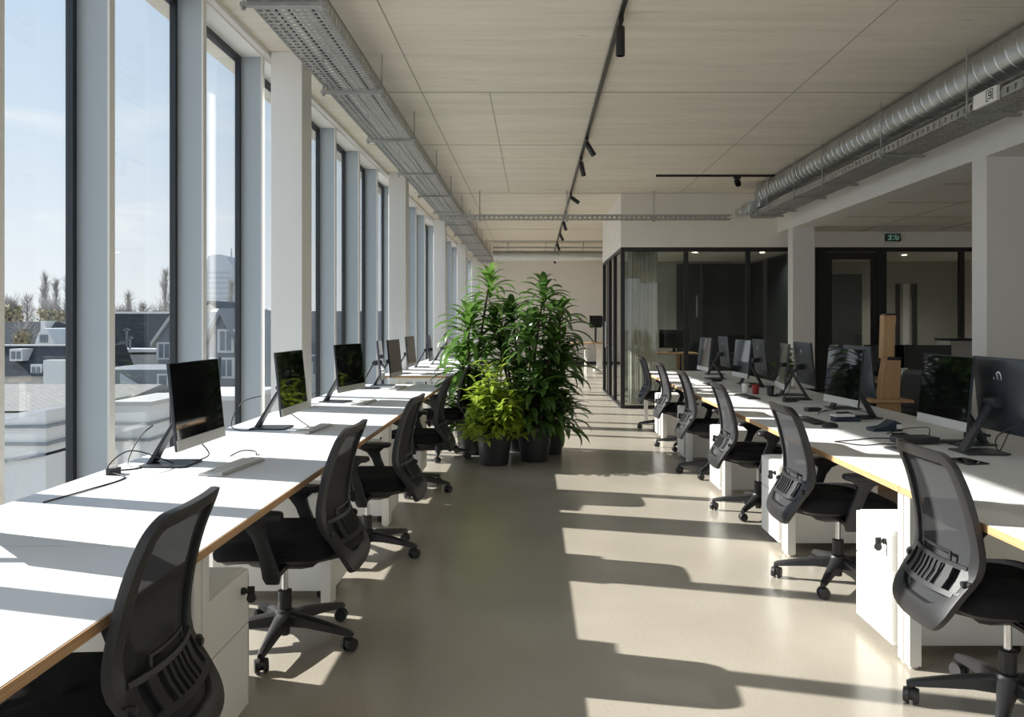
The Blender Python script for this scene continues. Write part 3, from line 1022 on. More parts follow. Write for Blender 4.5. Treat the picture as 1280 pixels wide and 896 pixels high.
# ------------------------------------------------------------------ monitors
def make_monitor(chin, emblem, tilt=.10, W=.54, Hh=.40):
    t = thing('monitor', 'x', 'monitor')
    MB().prism([(-.10, -.10), (.10, -.11), (.13, -.09), (.13, .09), (.10, .11), (-.10, .10)], 0, .009).build('base_plate', M['stand'], t, bevel=.002)
    q = MB()
    rings = []
    for x, z, w_, th in ((-.075, .006, .075, .03), (-.05, .05, .07, .026), (.02, .17, .06, .022), (.075, .265, .05, .02)):
        rings.append([Vector((x - th / 2, -w_ / 2, z)), Vector((x + th / 2, -w_ / 2, z + .006)), Vector((x + th / 2, w_ / 2, z + .006)), Vector((x - th / 2, w_ / 2, z))])
    q.loft(rings)
    q.bar((.07, 0, .262), (.125, 0, .27), .08, .05)
    q.cyl((.075, -.05, .265), (.075, .05, .265), .02, n=14)
    q.build('stand_arm', M['stand'], t, bevel=.002)
    R = Matrix.Translation((.145, 0, .30)) @ Matrix.Rotation(-tilt, 4, 'Y')
    def B(mb, *a):
        return mb.box(*a, mat=R)
    # housing: thin rim with a bulged rear
    q = MB()
    rings = []
    for x, sy, sz in ((.006, 1, 1), (-.006, 1, 1), (-.012, .96, .94), (-.022, .6, .6), (-.026, .3, .3)):
        rings.append([R @ Vector((x, math.copysign(W / 2 - (0 if abs(c1) == 1 else .006), c1) * sy, math.copysign(Hh / 2, c2) * sz)) for c1, c2 in ((-1, -1), (1, -1), (1, 1), (-1, 1))])
    q.loft(rings)
    q.build('housing', M['mback'], t, smooth=30)
    zc0 = -Hh / 2 + (.05 if chin else .008)
    B(MB(), .006, .0085, -W / 2 + .004, W / 2 - .004, zc0, Hh / 2 - .004).build('screen', M['screen'], t, smooth=0)
    B(MB(), .006, .0095, -W / 2, W / 2, -Hh / 2, zc0 - .001).build('chin', M['silver'] if chin else M['mback'], t, smooth=0)
    if emblem:
        q = MB()
        pts = []
        for i in range(22):
            a = .6 + i * .27
            r = .020 + .0010 * i
            pts.append(R @ Vector((-.021, r * math.cos(a), .098 + r * 1.2 * math.sin(a))))
        q.tube(pts, .0038)
        q.tube([R @ Vector((-.021, -.012, .088)), R @ Vector((-.021, .008, .092)), R @ Vector((-.021, .004, .112))], .0035)
        q.v = [tuple(p) for p in q.v]
        q.build('emblem', M['white'], t)
    return t


mA, uA = make_monitor(True, False), []
for x, y, rz, lab in (
        (-1.89, 2.44, .8, 'black window-side monitor just outside the left edge, known by its wide shadow band'),
        (-1.77, 3.98, -.02, 'large black monitor on a slanted stand, first by the window, with silver chin'),
        (-1.72, 5.35, -.02, 'monitor by the window whose screen mirrors bright green leaves, second of the row'),
        (-1.73, 7.12, -.20, 'monitor by the window past the first column, screen full of dark leaf reflections'),
        (-1.74, 8.55, .12, 'edge-on monitor with grey rim at the end of the first window desks'),
        (-1.66, 8.95, -.06, 'narrow dark monitor just right of the edge-on grey one at the window'),
        (-1.80, 11.05, -.05, 'monitor on the wood-edged desk end, first beyond the gap by the window'),
        (-1.74, 12.6, .02, 'second monitor beyond the gap on the window desks'),
        (-1.60, 13.5, .1, 'thin edge-on monitor third beyond the gap on the window desks'),
        (-1.72, 15.0, .02, 'farthest window-side monitor, just left of the plant leaves')):
    place(mA, uA, (x, y, ZD), rz, lab, 'monitors along the window')
mB_, uB = make_monitor(True, False, .10), []
for x, y, rz, lab in (
        (2.465, 4.66, PI + .02, 'large dark monitor with silver chin facing the aisle, front one of the nearest right pair'),
        (2.36, 5.92, PI + .08, 'black monitor with silver chin left of the wooden post'),
        (2.36, 7.35, PI - .14, 'edge-on dark monitor left of the one before the second column'),
        (2.36, 8.80, PI + .05, 'monitor with striped reflections before the glass room'),
        (2.22, 10.05, PI + .05, 'grey tilted monitor farthest along the inner desks')):
    place(mB_, uB, (x, y, ZD), rz, lab, 'monitors on the aisle side of the inner desks')
mC, uC = make_monitor(False, True, .10), []
for x, y, rz, lab in (
        (2.33, 4.34, .0, 'big dark monitor turned away with a white swirl emblem, nearest on the right'),
        (2.45, 6.58, .0, 'grey-backed monitor turned away behind the black one by the wooden post'),
        (2.41, 7.80, -.02, 'blue-grey monitor turned away with a ring emblem, below the second column'),
        (2.37, 9.18, -.03, 'blue-black monitor turned away with an emblem, left of the small desk plant'),
        (2.37, 10.9, 0, 'dark monitor turned away on an angled stand, near the far end of the inner desks')):
    place(mC, uC, (x, y, ZD), rz, lab, 'monitors on the far side of the inner desks')


# ------------------------------------------------------------------ keyboards, mice, clutter
def make_keyboard(km, bm_):
    t = thing('keyboard', 'x', 'keyboard')
    MB().box(-.06, .06, -.21, .21, 0, .010).build('tray', bm_, t, smooth=0, bevel=.003)
    q = MB()
    for r in range(5):
        for k_ in range(14):
            x = -.05 + r * .0205; y = -.20 + k_ * .0287
            q.box(x, x + .0175, y, y + .0255, .010, .0145)
    q.build('keys', km, t, smooth=0)
    return t
kW, uk = make_keyboard(M['key'], M['silver']), []
for x, y, rz, lab in ((-1.42, 3.88, -.12, 'white keyboard in front of the first window monitor'),
                      (-1.42, 5.28, -.1, 'white keyboard in front of the leaf-mirroring second window monitor'),
                      (-1.45, 7.02, -.05, 'white keyboard in front of the third window monitor'),
                      (-1.42, 8.6, 0, 'white keyboard before the edge-on window monitor')):
    place(kW, uk, (x, y, ZD), rz, lab, 'white keyboards on the window desks')
kD, uk2 = make_keyboard(M['keydark'], M['keydark']), []
for x, y, rz, lab in ((1.98, 4.28, .1, 'dark keyboard just above the corner chair on the inner desk'),
                      (1.92, 5.72, .05, 'dark keyboard in front of the black monitor by the wooden post'),
                      (1.95, 7.55, .05, 'dark keyboard in front of the blue-grey emblem monitor'),
                      (1.95, 9.0, .05, 'dark keyboard in front of the striped-reflection monitor')):
    place(kD, uk2, (x, y, ZD), rz, lab, 'dark keyboards on the inner desks')


def make_mouse():
    t = MB()
    def R(s, z):
        return [Vector((.055 * s * math.cos(a), .031 * s * math.sin(a), z)) for a in [2 * PI * i / 20 for i in range(20)]]
    t.loft([R(.95, 0), R(1, .008), R(.9, .022), R(.6, .031), R(.2, .034)])
    o = t.build('mouse', M['keydark'], smooth=60)
    return tag(o, 'x', 'computer mouse')
ms, um = make_mouse(), []
for x, y, rz, lab in ((1.97, 3.96, .2, 'dark computer mouse beside the dark keyboard nearest the corner chair'),
                      (1.93, 5.38, .1, 'dark computer mouse on the inner desk beside the second chair'),
                      (1.93, 8.62, .1, 'dark computer mouse on the inner desk before the far monitors')):
    place(ms, um, (x, y, ZD), rz, lab)


def cable(pts, label, r=.0032, m='cable', name='cable'):
    o = MB().tube(smoothpath(pts, 8), r).build(name, M[m])
    return tag(o, label, 'cable')
z = ZD + .004
cable([(-1.72, 3.93, z + .01), (-1.86, 3.8, z + .09), (-1.93, 3.72, z + .02), (-1.80, 3.62, z), (-1.82, 3.35, z), (-1.86, 3.12, z)], 'black cable trailing across the window desk from the first monitor')
cable([(-1.86, 4.02, z + .18), (-1.92, 4.0, z + .12), (-1.94, 3.93, z + .01), (-1.85, 3.86, z), (-1.95, 3.78, z)], 'thin black cable looping behind the first window monitor')
cable([(-1.62, 4.0, z + .10), (-1.60, 4.05, z + .03), (-1.68, 4.02, z), (-1.76, 4.0, z)], 'short black cable hanging below the first window screen')
cable([(-1.55, 4.2, z), (-1.52, 4.28, z + .015), (-1.46, 4.3, z + .01), (-1.43, 4.24, z)], 'short curl of black cable by the first white keyboard')
cable([(-1.79, 5.4, z + .2), (-1.9, 5.35, z + .16), (-1.95, 5.3, z + .03), (-1.86, 5.2, z), (-1.75, 5.22, z + .004)], 'black cable looping behind the second window monitor')
cable([(-1.58, 5.35, z + .09), (-1.55, 5.4, z + .05), (-1.5, 5.45, z), (-1.44, 5.35, z)], 'black cable from the second window screen to its keyboard')
cable([(-1.84, 7.1, z + .12), (-1.92, 7.0, z + .04), (-1.95, 6.95, z), (-1.9, 6.9, z), (-1.80, 6.88, z)], 'black cable behind the third window monitor near the column')
cable([(-1.80, 8.5, z + .2), (-1.9, 8.4, z + .1), (-1.93, 8.36, z + .12), (-1.88, 8.3, z + .06), (-1.95, 8.25, z)], 'curled cable behind the edge-on window monitor')
cable([(1.72, 4.72, z), (1.86, 4.78, z), (2.02, 4.86, z), (2.18, 4.80, z)], 'thin dark cable lying on the inner desk left of the black dock')
cable([(1.72, 4.72, z), (1.82, 4.58, z), (1.95, 4.62, z), (2.1, 4.6, z)], 'second thin cable curving past the dark keyboard on the inner desk')
cable([(2.16, 5.05, z), (2.3, 5.12, z + .02), (2.36, 4.95, z + .05), (2.30, 4.8, z + .03), (2.25, 4.72, z)], 'dark cable arching to the black dock on the inner desk')
cable([(2.45, 4.1, z + .2), (2.36, 4.2, z + .1), (2.40, 4.25, z + .02), (2.5, 4.3, z + .14), (2.55, 4.2, z + .2)], 'tangled black cable hanging between the two nearest right monitors')
cable([(2.5, 4.02, z + .16), (2.6, 3.9, z + .1), (2.62, 3.85, z + .02), (2.72, 3.95, z), (2.74, 4.2, z)], 'black cable dropping from the big turned-away monitor')
cable([(2.42, 3.92, z + .1), (2.55, 3.85, z + .06), (2.6, 3.78, z), (2.7, 3.7, z)], 'black cable running to the right edge on the inner desk')
cable([(2.1, 6.1, z), (2.2, 6.3, z), (2.35, 6.2, z + .03), (2.45, 6.0, z + .02)], 'dark cable behind the black monitor by the wooden post')


def plain(name, label, cat, loc, rz, parts):
    t = thing(name, label, cat, loc, rz)
    for n_, mb, m in parts:
        mb.build(n_, m, t, bevel=.002)
    return t
plain('docking_station', 'black docking box with a small white light on the inner desk', 'docking station', (2.16, 4.68, ZD), .15,
      [('case', MB().box(-.11, .11, -.07, .07, .004, .038), M['keydark']), ('indicator', MB().box(-.1115, -.11, -.01, .0, .016, .026), M['white']),
       ('foot', MB().box(-.09, .09, -.05, .05, 0, .004), M['black'])])
plain('power_strip', 'teal and black plug adapter standing at the foot of the nearest back-turned monitor', 'adapter', (2.46, 3.98, ZD), .2,
      [('case', MB().prism([(-.035, 0), (.03, 0), (.02, .15), (-.005, .18), (-.03, .12)], -.03, .03, 'y'), M['teal']),
       ('knob', MB().cyl((.05, .0, .03), (.085, .0, .03), .03), M['black']), ('foot', MB().box(-.05, .09, -.05, .05, 0, .004), M['silver'])])
plain('desk_hub', 'navy plastic hub with cables on the inner desk below the wooden post', 'hub', (2.22, 5.22, ZD), .1,
      [('case', MB().prism([(-.10, 0), (.09, 0), (.085, .05), (.04, .07), (-.02, .03), (-.10, .02)], -.05, .05, 'y'), M['blue']),
       ('socket', MB().box(.05, .088, -.051, -.03, .015, .045), M['white'])])
plain('headset_box', 'small blue and white gadget under the black monitor by the wooden post', 'gadget', (2.16, 5.72, ZD), .1,
      [('case', MB().box(-.09, .09, -.04, .04, 0, .035), M['blue']), ('lid', MB().box(-.092, .05, -.042, .042, .035, .048), M['white'])])
for x, y, lab, m in ((2.12, 7.9, 'small red cup on the inner desk among the middle monitors', 'red'),
                     (2.06, 8.05, 'small white cup left of the red one on the inner desk', 'white'),
                     (2.22, 7.75, 'small dark cup right of the red one on the inner desk', 'stand')):
    t = MB().lathe([(.026, 0), (.03, .003), (.036, .09), (.033, .09), (.027, .008)], n=20).build('cup', M[m])
    t.location = (x, y, ZD)
    tag(t, lab, 'cup')

for x, y, rz, lab in ((2.14, 6.35, .3, 'black charger brick on the inner desk behind the blue and white gadget'),
                      (2.62, 4.9, -.2, 'black charger brick behind the front monitor of the nearest pair'),
                      (2.2, 7.1, .1, 'black charger brick left of the edge-on monitor'),
                      (2.1, 9.55, .2, 'black charger brick near the striped-reflection monitor')):
    plain('charger_brick', lab, 'charger', (x, y, ZD), rz,
          [('case', MB().box(-.055, .055, -.028, .028, 0, .03), M['keydark']), ('plug', MB().cyl((.055, 0, .015), (.085, 0, .015), .008), M['black'])])
def coil(cx_, cy_, label, rr=.05, turns=3):
    pts = [(cx_ + rr * (1 + .15 * math.sin(i * 1.7)) * math.cos(i * .5), cy_ + rr * (1 + .1 * math.cos(i * 2.3)) * math.sin(i * .5), ZD + .004 + .004 * (i // 12) + .004 * abs(math.sin(i))) for i in range(int(turns * 12.6))]
    cable(pts, label, .003)
coil(2.3, 6.12, 'coil of dark cable under the black monitor by the wooden post')
coil(2.2, 4.95, 'coil of dark cable between the navy hub and the nearest right pair', .045)
coil(2.22, 7.62, 'coil of dark cable before the ring-emblem monitor', .05)
cable([(2.2, 7.3, z), (2.3, 7.45, z + .06), (2.36, 7.6, z + .12), (2.42, 7.75, z + .2)], 'dark cable rising to the ring-emblem monitor')
cable([(2.2, 6.3, z), (2.34, 6.4, z + .05), (2.40, 6.5, z + .15), (2.45, 6.58, z + .24)], 'dark cable rising to the grey-backed monitor')
cable([(2.28, 4.66, z), (2.36, 4.55, z + .03), (2.42, 4.62, z + .09), (2.46, 4.66, z + .18)], 'dark cable rising behind the silver-chinned monitor of the nearest pair')
cable([(2.42, 4.1, z + .2), (2.50, 4.0, z + .06), (2.44, 3.9, z + .004), (2.6, 3.86, z), (2.7, 4.05, z)], 'black cable looping round the teal adapter')
for x, y, rz, lab in ((-1.90, 3.72, .4, 'small black plug with a silver side behind the first window monitor'),):
    plain('power_plug', lab, 'plug', (x, y, ZD), rz, [('case', MB().box(-.03, .03, -.02, .02, 0, .03), M['keydark']), ('cap', MB().box(-.015, .015, -.021, .021, .03, .04), M['silver'])])
ac = plain('glass_plate', 'dark glossy tablet lying below the nearest turned-away monitor', 'tablet', (2.12, 4.05, ZD), .2,
           [('body', MB().box(-.06, .06, -.09, .09, 0, .007), M['stand']), ('display', MB().box(-.055, .055, -.083, .083, .007, .0076), M['screen'])])
ac.name = 'tablet'
# wooden post with a shelf behind the inner desks
px = thing('wooden_post', 'pale wooden post with a small shelf and black caps behind the inner desks', 'post', (3.12, 7.25, 0))
MB().box(-.095, .085, -.05, .05, .03, .765).build('lower_post', M['wood'], px, bevel=.006)
MB().prism([(-.10, .765), (.075, .765), (.085, 1.12), (-.05, 1.12), (-.075, .98)], -.05, .05, 'y').build('middle_post', M['wood'], px, bevel=.006)
MB().prism([(-.075, 1.12), (.03, 1.12), (.035, 1.42), (.045, 1.42), (.045, 1.50), (-.065, 1.50), (-.065, 1.42)], -.045, .045, 'y').build('upper_post', M['wood'], px, bevel=.005)
MB().box(-.05, .065, -.05, .05, 1.50, 1.515).build('top_cap', M['black'], px, bevel=.003)
MB().box(-.035, .085, -.056, -.046, 1.105, 1.135).build('black_clip', M['black'], px, bevel=.003)
MB().box(-.21, .16, -.14, .12, .74, .766).build('shelf', M['wood'], px, bevel=.006)
MB().box(-.22, .2, -.18, .18, 0, .03).build('foot_plate', M['wood'], px, bevel=.006)

# table with two monitors in the side bay
tb = thing('side_table', 'low-lit table in the side bay carrying two black monitors', 'table', (4.75, 10.2, 0))
MB().prism([(-.75, -.35), (-.6, -.42), (.7, -.42), (.8, -.3), (.8, .42), (-.75, .42)], .715, .74).build('table_top', M['wood'], tb, bevel=.004)
for x in (-.6, .6):
    for y in (-.3, .3):
        MB().cyl((x, y, 0), (x, y, .715), .022).build('leg', M['steel'], tb)
def make_plain_monitor():
    t = thing('monitor', 'x', 'monitor')
    MB().box(-.11, .11, -.08, .08, 0, .012).build('base_plate', M['black'], t, bevel=.003)
    MB().bar((0, .03, .01), (0, .03, .25), .05, .02, (0, 1, 0)).build('stand_arm', M['black'], t)
    MB().box(-.28, .28, -.005, .025, .08, .42).build('housing', M['black'], t, bevel=.004)
    MB().box(-.272, .272, -.007, -.005, .09, .412).build('screen', M['screen'], t, smooth=0)
    return t
mp, ump = make_plain_monitor(), []
place(mp, ump, (4.36, 10.2, .74), .0, 'wide black monitor on the side table, left half behind the wooden post')
place(mp, ump, (4.80, 10.05, .74), -.05, 'wide black monitor on the side table, right of the wooden post')
ph = thing('photo_frame', 'small pale standing frame on the side table beside the wooden post', 'frame', (4.43, 9.86, .74), .2)
MB().box(-.04, .04, -.008, .008, 0, .15).build('frame_border', M['white'], ph, bevel=.002)
MB().box(-.03, .03, -.010, -.008, .012, .138).build('picture', M['greywall'], ph, smooth=0)
for x, y, lab in ((4.52, 9.88, 'white mug on the side table right of the pale standing frame'),):
    t = thing('mug', lab, 'mug', (x, y, .74))
    MB().lathe([(.036, 0), (.04, .004), (.04, .09), (.036, .09), (.035, .01)], n=20).build('cup_body', M['white'], t)
    MB().tube(smoothpath([(.04, 0, .075), (.065, 0, .07), (.068, 0, .03), (.04, 0, .02)], 5), .006).build('handle', M['white'], t)
cbn = thing('tall_cabinet', 'beige cabinet with a dark top beside the near right column', 'cabinet', (6.25, 12.2, 0))
MB().box(-.20, .18, -.2, .2, .05, 1.17).build('body', M['render'], cbn, bevel=.004)
MB().box(-.22, .4, -.22, .22, 1.17, 1.20).build('top', M['black'], cbn, bevel=.003)
MB().box(.18, .4, -.2, .2, .05, 1.17).build('side_bay', M['dark'], cbn, bevel=.004)
MB().box(-.2, .4, -.2, .2, 0, .05).build('plinth', M['black'], cbn)
bn = thing('box_on_table', 'small dark box at the right end of the side table', 'box', (5.27, 10.05, .74))
MB().box(-.07, .1, -.1, .1, 0, .25).build('carton', M['mback'], bn, bevel=.003)
MB().box(-.072, .102, -.102, .102, .25, .27).build('lid', M['stand'], bn, bevel=.003)

# standing table, stool-high, inside the glass room, with its monitor
tb = thing('meeting_table', 'thin high table behind the glass beside the sheer curtain', 'table', (2.42, 15.2, 0))
MB().box(-.55, .55, -.35, .35, .86, .885).build('table_top', M['wood'], tb, bevel=.004)
for x in (-.48, .28):
    for y in (-.28, .28):
        MB().box(x - .025, x + .025, y - .025, y + .025, 0, .86).build('leg', M['wood'], tb)
place(mp, ump, (2.58, 15.2, .885), .05, 'black monitor on the high table inside the glass room')
# far table with monitor
tb = thing('standing_table', 'high wooden table with white legs in front of the far wall', 'table', (1.55, 23.2, 0))
MB().box(-.75, .75, -.4, .4, .84, .87).build('table_top', M['wood'], tb, bevel=.004)
for x in (-.1, .62):
    for y in (-.33, .33):
        MB().cyl((x, y, 0), (x, y, .84), .022).build('leg', M['steel'], tb)
MB().box(.2, .36, -.06, .06, .12, .84).box(.12, .44, -.25, .25, .05, .12).build('lift_column', M['steel'], tb)
fm = thing('monitor', 'black square monitor on a pole standing on the far high table', 'monitor', (1.72, 23.2, .87))
MB().cyl((0, 0, 0), (0, 0, .012), .12).build('base_plate', M['black'], fm)
MB().cyl((0, 0, .012), (0, 0, .62), .03).build('pole', M['stand'], fm)
MB().box(-.17, .17, -.06, -.03, .42, .76).build('screen', M['screen'], fm, bevel=.003)
MB().box(.14, .26, -.05, .02, .46, .74).build('side_arm', M['black'], fm, bevel=.003)

# ------------------------------------------------------------------ plants
def leaf(mb, base, yaw, pitch, L, W, droop, twist=0.0, seg=7):
    """strap leaf that leaves BASE at PITCH and bends down by DROOP"""
    d = Vector((math.cos(yaw), math.sin(yaw), 0)); up = Vector((0, 0, 1)); s = Vector((-math.sin(yaw), math.cos(yaw), 0))
    p = Vector(base); a = pitch
    rows = []
    for i in range(seg + 1):
        t = i / seg
        w_ = W * (.30 + 1.15 * t) if t < .38 else W * .74 * max(.02, (1 - ((t - .38) / .62) ** 2.2)) * 1.0
        nrm = (-d * math.sin(a) + up * math.cos(a))
        ss = s * math.cos(twist * t) + nrm * math.sin(twist * t)
        fold = nrm * w_ * .28
        rows.append((p + ss * w_ + fold, p.copy(), p - ss * w_ + fold))
        p = p + (d * math.cos(a) + up * math.sin(a)) * (L / seg)
        a -= droop / seg * (.5 + t)
    vs = [q for r in rows for q in r]
    fs = []
    for i in range(seg):
        o = i * 3
        fs += [(o, o + 1, o + 4, o + 3), (o + 1, o + 2, o + 5, o + 4)]
    mb.add(vs, fs)


def rosette(mb, c, n, L, W, rnd, up=.0):
    for i in range(n):
        k_ = i / n
        yaw = i * 2.39996 + rnd.uniform(-.3, .3)
        pitch = 1.35 - 1.45 * k_ ** .8 + rnd.uniform(-.12, .12) + up
        base = Vector(c) + Vector((0, 0, -.32 * k_ + .03))
        leaf(mb, base, yaw, pitch, L * rnd.uniform(.75, 1.1) * (.6 + .45 * min(1, k_ * 2.2)), W * rnd.uniform(.85, 1.2), rnd.uniform(1.2, 2.3), rnd.uniform(-.5, .5))


def pot(t, r, h):
    p = MB()
    p.lathe([(r * .74, 0), (r * .76, .006), (r * .95, h * .80), (r * 1.0, h * .82), (r * 1.0, h - .006), (r * .985, h), (r * .90, h), (r * .88, h * .86)], n=40, caps=False)
    p.lathe([(r * .75, .004), (.01, .004)], n=40)
    o = p.build('pot', M['pot'], t, smooth=40)
    MB().lathe([(r * .885, h * .875), (r * .5, h * .90), (.01, h * .905)], n=32).build('soil', M['soil'], o)


def plant(label, x, y, r, h, ros, leafm_, seed, L=.40, W=.036, n=36):
    rnd = random.Random(seed)
    t = thing('potted_corn_plant', label, 'plant', (x, y, 0), 0, 'corn plants in dark pots in the aisle')
    pot(t, r, h)
    fol = MB()
    for i, (px_, py_, Y_) in enumerate(ros):
        w = at(px_, py_, Y_) - Vector((x, y, 0))
        b = Vector((rnd.uniform(-.4, .4) * r, rnd.uniform(-.4, .4) * r, h * .88))
        mid = b.lerp(w, .5) + Vector((rnd.uniform(-.04, .04), rnd.uniform(-.04, .04), 0))
        MB().tube(smoothpath([b, mid, w + Vector((0, 0, .02))], 8), [.017 - .006 * k_ / 16 for k_ in range(17)], 8).build('cane', M['cane'], t)
        rosette(fol, w, n, L * rnd.uniform(.9, 1.1), W, rnd)
        # leaves along the upper stem
        for k_ in range(30):
            f_ = rnd.uniform(.12, .95)
            q = b.lerp(w, f_)
            leaf(fol, q, rnd.uniform(0, 2 * PI), rnd.uniform(-.1, .7), L * rnd.uniform(.6, .95), W * rnd.uniform(.8, 1.1), rnd.uniform(1.0, 2.0), rnd.uniform(-.5, .5))
    fol.build('foliage', leafm_, t, smooth=80)
    return t
plant('tall corn plant at the back left of the group, its crown topmost of all', -.68, 9.05, .19, .36,
      [(612, 352, 9.15), (585, 398, 8.95), (578, 445, 8.9), (596, 480, 8.95), (580, 505, 8.9)], M['leafm'], 3, .42, .046)
plant('corn plant at the middle back, rising between the two tallest crowns', -.18, 9.25, .17, .34,
      [(640, 390, 9.2), (628, 430, 9.2), (650, 470, 9.2), (618, 398, 9.1)], M['leafd'], 5, .40, .048)
plant('tall dark green corn plant on the right whose leaves hang over the aisle', .0, 8.58, .185, .36,
      [(680, 362, 8.6), (662, 405, 8.55), (692, 425, 8.6), (672, 468, 8.5), (690, 500, 8.6), (655, 500, 8.5)], M['leafd'], 8, .40, .052)
plant('dark corn plant half hidden behind the tall right one', .17, 9.05, .17, .36,
      [(700, 392, 9.0), (706, 440, 9.0), (690, 480, 9.0), (703, 505, 9.05)], M['leafd'], 11, .40, .050)
rnd = random.Random(33)
t = thing('desk_plant', 'small leafy green plant in a white pot on the inner desk', 'plant', (2.60, 8.55, ZD))
MB().lathe([(.05, 0), (.055, .004), (.075, .10), (.075, .115), (.066, .115), (.062, .095)], n=28, caps=False).lathe([(.05, .003), (.01, .003)]).build('pot', M['white'], t)
MB().lathe([(.063, .097), (.01, .1)], n=24).build('soil', M['soil'], t)
fol, tw = MB(), MB()
for i in range(26):
    a = rnd.uniform(0, 2 * PI); rr = .13 * math.sqrt(rnd.random()); tp = rnd.uniform(.2, .42)
    b = Vector((math.cos(a) * rr * .3, math.sin(a) * rr * .3, .09)); e = Vector((math.cos(a) * rr, math.sin(a) * rr, tp))
    tw.tube([b, b.lerp(e, .5), e], [.003, .0025, .0015], 5)
    for k_ in range(7):
        leaf(fol, b.lerp(e, .3 + .7 * k_ / 6), rnd.uniform(0, 2 * PI), rnd.uniform(-.3, .8), rnd.uniform(.06, .11), rnd.uniform(.018, .026), rnd.uniform(.6, 1.6), 0, 4)
tw.build('twigs', M['cane'], t)
fol.build('foliage', M['leafm'], t, smooth=80)
# bushy bright plant in front
rnd = random.Random(21)
t = thing('potted_bushy_plant', 'short bushy yellow-green plant in the front dark pot', 'plant', (-.405, 8.35, 0))
pot(t, .185, .36)
fol, tw = MB(), MB()
for i in range(125):
    a = rnd.uniform(0, 2 * PI); rr = .31 * math.sqrt(rnd.random()) ; top = rnd.uniform(.42, 1.10) * (1 - .45 * (rr / .31) ** 2)
    b = Vector((math.cos(a) * rr * .5, math.sin(a) * rr * .5, .31)); e = Vector((math.cos(a) * rr, math.sin(a) * rr, top))
    tw.tube([b, b.lerp(e, .5) + Vector((0, 0, .03)), e], [.004, .0035, .002], 5)
    for k_ in range(11):
        f_ = .25 + .75 * k_ / 10
        leaf(fol, b.lerp(e, f_), rnd.uniform(0, 2 * PI), rnd.uniform(-.2, .9), rnd.uniform(.11, .20), rnd.uniform(.022, .034), rnd.uniform(.8, 1.8), rnd.uniform(-.4, .4), 4)
tw.build('twigs', M['cane'], t)
fol.build('foliage', M['leafl'], t, smooth=80)

# ------------------------------------------------------------------ the town outside
GZ = -10.0
struct('ground_outside', MB().box(-260, -6, -60, 330, GZ - .5, GZ), M['street'])


def windows(t, X, Y, Z, w, h, face='y', border=.08, bars=1):
    f, p = MB(), MB()
    if face == 'y':
        f.box(X - w / 2 - border, X + w / 2 + border, Y - .08, Y + .02, Z - border, Z + h + border)
        for i in range(bars + 1):
            a = X - w / 2 + i * w / (bars + 1)
            p.box(a + .03, a + w / (bars + 1) - .03, Y - .1, Y - .08, Z, Z + h)
    else:
        f.box(X - .02, X + .08, Y - w / 2 - border, Y + w / 2 + border, Z - border, Z + h + border)
        for i in range(bars + 1):
            a = Y - w / 2 + i * w / (bars + 1)
            p.box(X + .08, X + .1, a + .03, a + w / (bars + 1) - .03, Z, Z + h)
    o = f.build('window', M['render2'], t, smooth=0)
    p.build('pane', M['pane'], o, smooth=0)


def gable_house(label, x0, x1, y0, y1, ze, zr, wm, rm, axis='x', wins=()):
    t = thing('house', label, 'house', (0, 0, 0))
    MB().box(x0, x1, y0, y1, GZ, ze).build('walls', wm, t, smooth=0)
    q, g = MB(), MB()
    o = .25
    if axis == 'x':       # ridge along X
        ym = (y0 + y1) / 2
        q.prism([(y0 - o, ze - .1), (ym, zr), (y1 + o, ze - .1), (y1 + o, ze - .3), (ym, zr - .22), (y0 - o, ze - .3)], x0 - o, x1 + o, 'x')
        g.prism([(y0, ze), (ym, zr - .25), (y1, ze)], x0, x1, 'x')
    else:
        xm = (x0 + x1) / 2
        q.prism([(x0 - o, ze - .1), (xm, zr), (x1 + o, ze - .1), (x1 + o, ze - .3), (xm, zr - .22), (x0 - o, ze - .3)], y0 - o, y1 + o, 'y')
        g.prism([(x0, ze), (xm, zr - .25), (x1, ze)], y0, y1, 'y')
    q.build('roof', rm, t, smooth=0)
    g.build('gable', wm, t, smooth=0)
    for w_ in wins:
        windows(t, *w_)
    return t
# beige building with a tiled roof and a window (first pane)
Y = 20.0
t = thing('house', 'beige building with a brick-patterned roof low in the first window', 'house')
xl, xr = -17.5, -10.4
e = at(0, 512, Y).z
MB().box(xl, xr, Y, Y + 5, GZ, e).build('walls', M['render'], t, smooth=0)
MB().box(xl - .1, xr + .1, Y - .25, Y, e - .35, e - .05).build('eaves', M['render2'], t, smooth=0)
MB().add([(xl, Y - .3, e), (xr, Y - .3, e), (xr, Y + 3, at(0, 480, Y + 3).z), (xl, Y + 3, at(0, 480, Y + 3).z), (xl, Y + 5, e), (xr, Y + 5, e)],
         [(0, 1, 2, 3), (3, 2, 5, 4), (0, 3, 4), (1, 5, 2), (0, 4, 5, 1)]).build('roof', M['tileroof'], t, smooth=0)
wp = at(82, 582, Y)
windows(t, wp.x, Y, wp.z, .62, .85, 'y', .07)
wp = at(64, 580, Y)
windows(t, wp.x - .02, Y, wp.z, .18, .8, 'y', .03, 0)
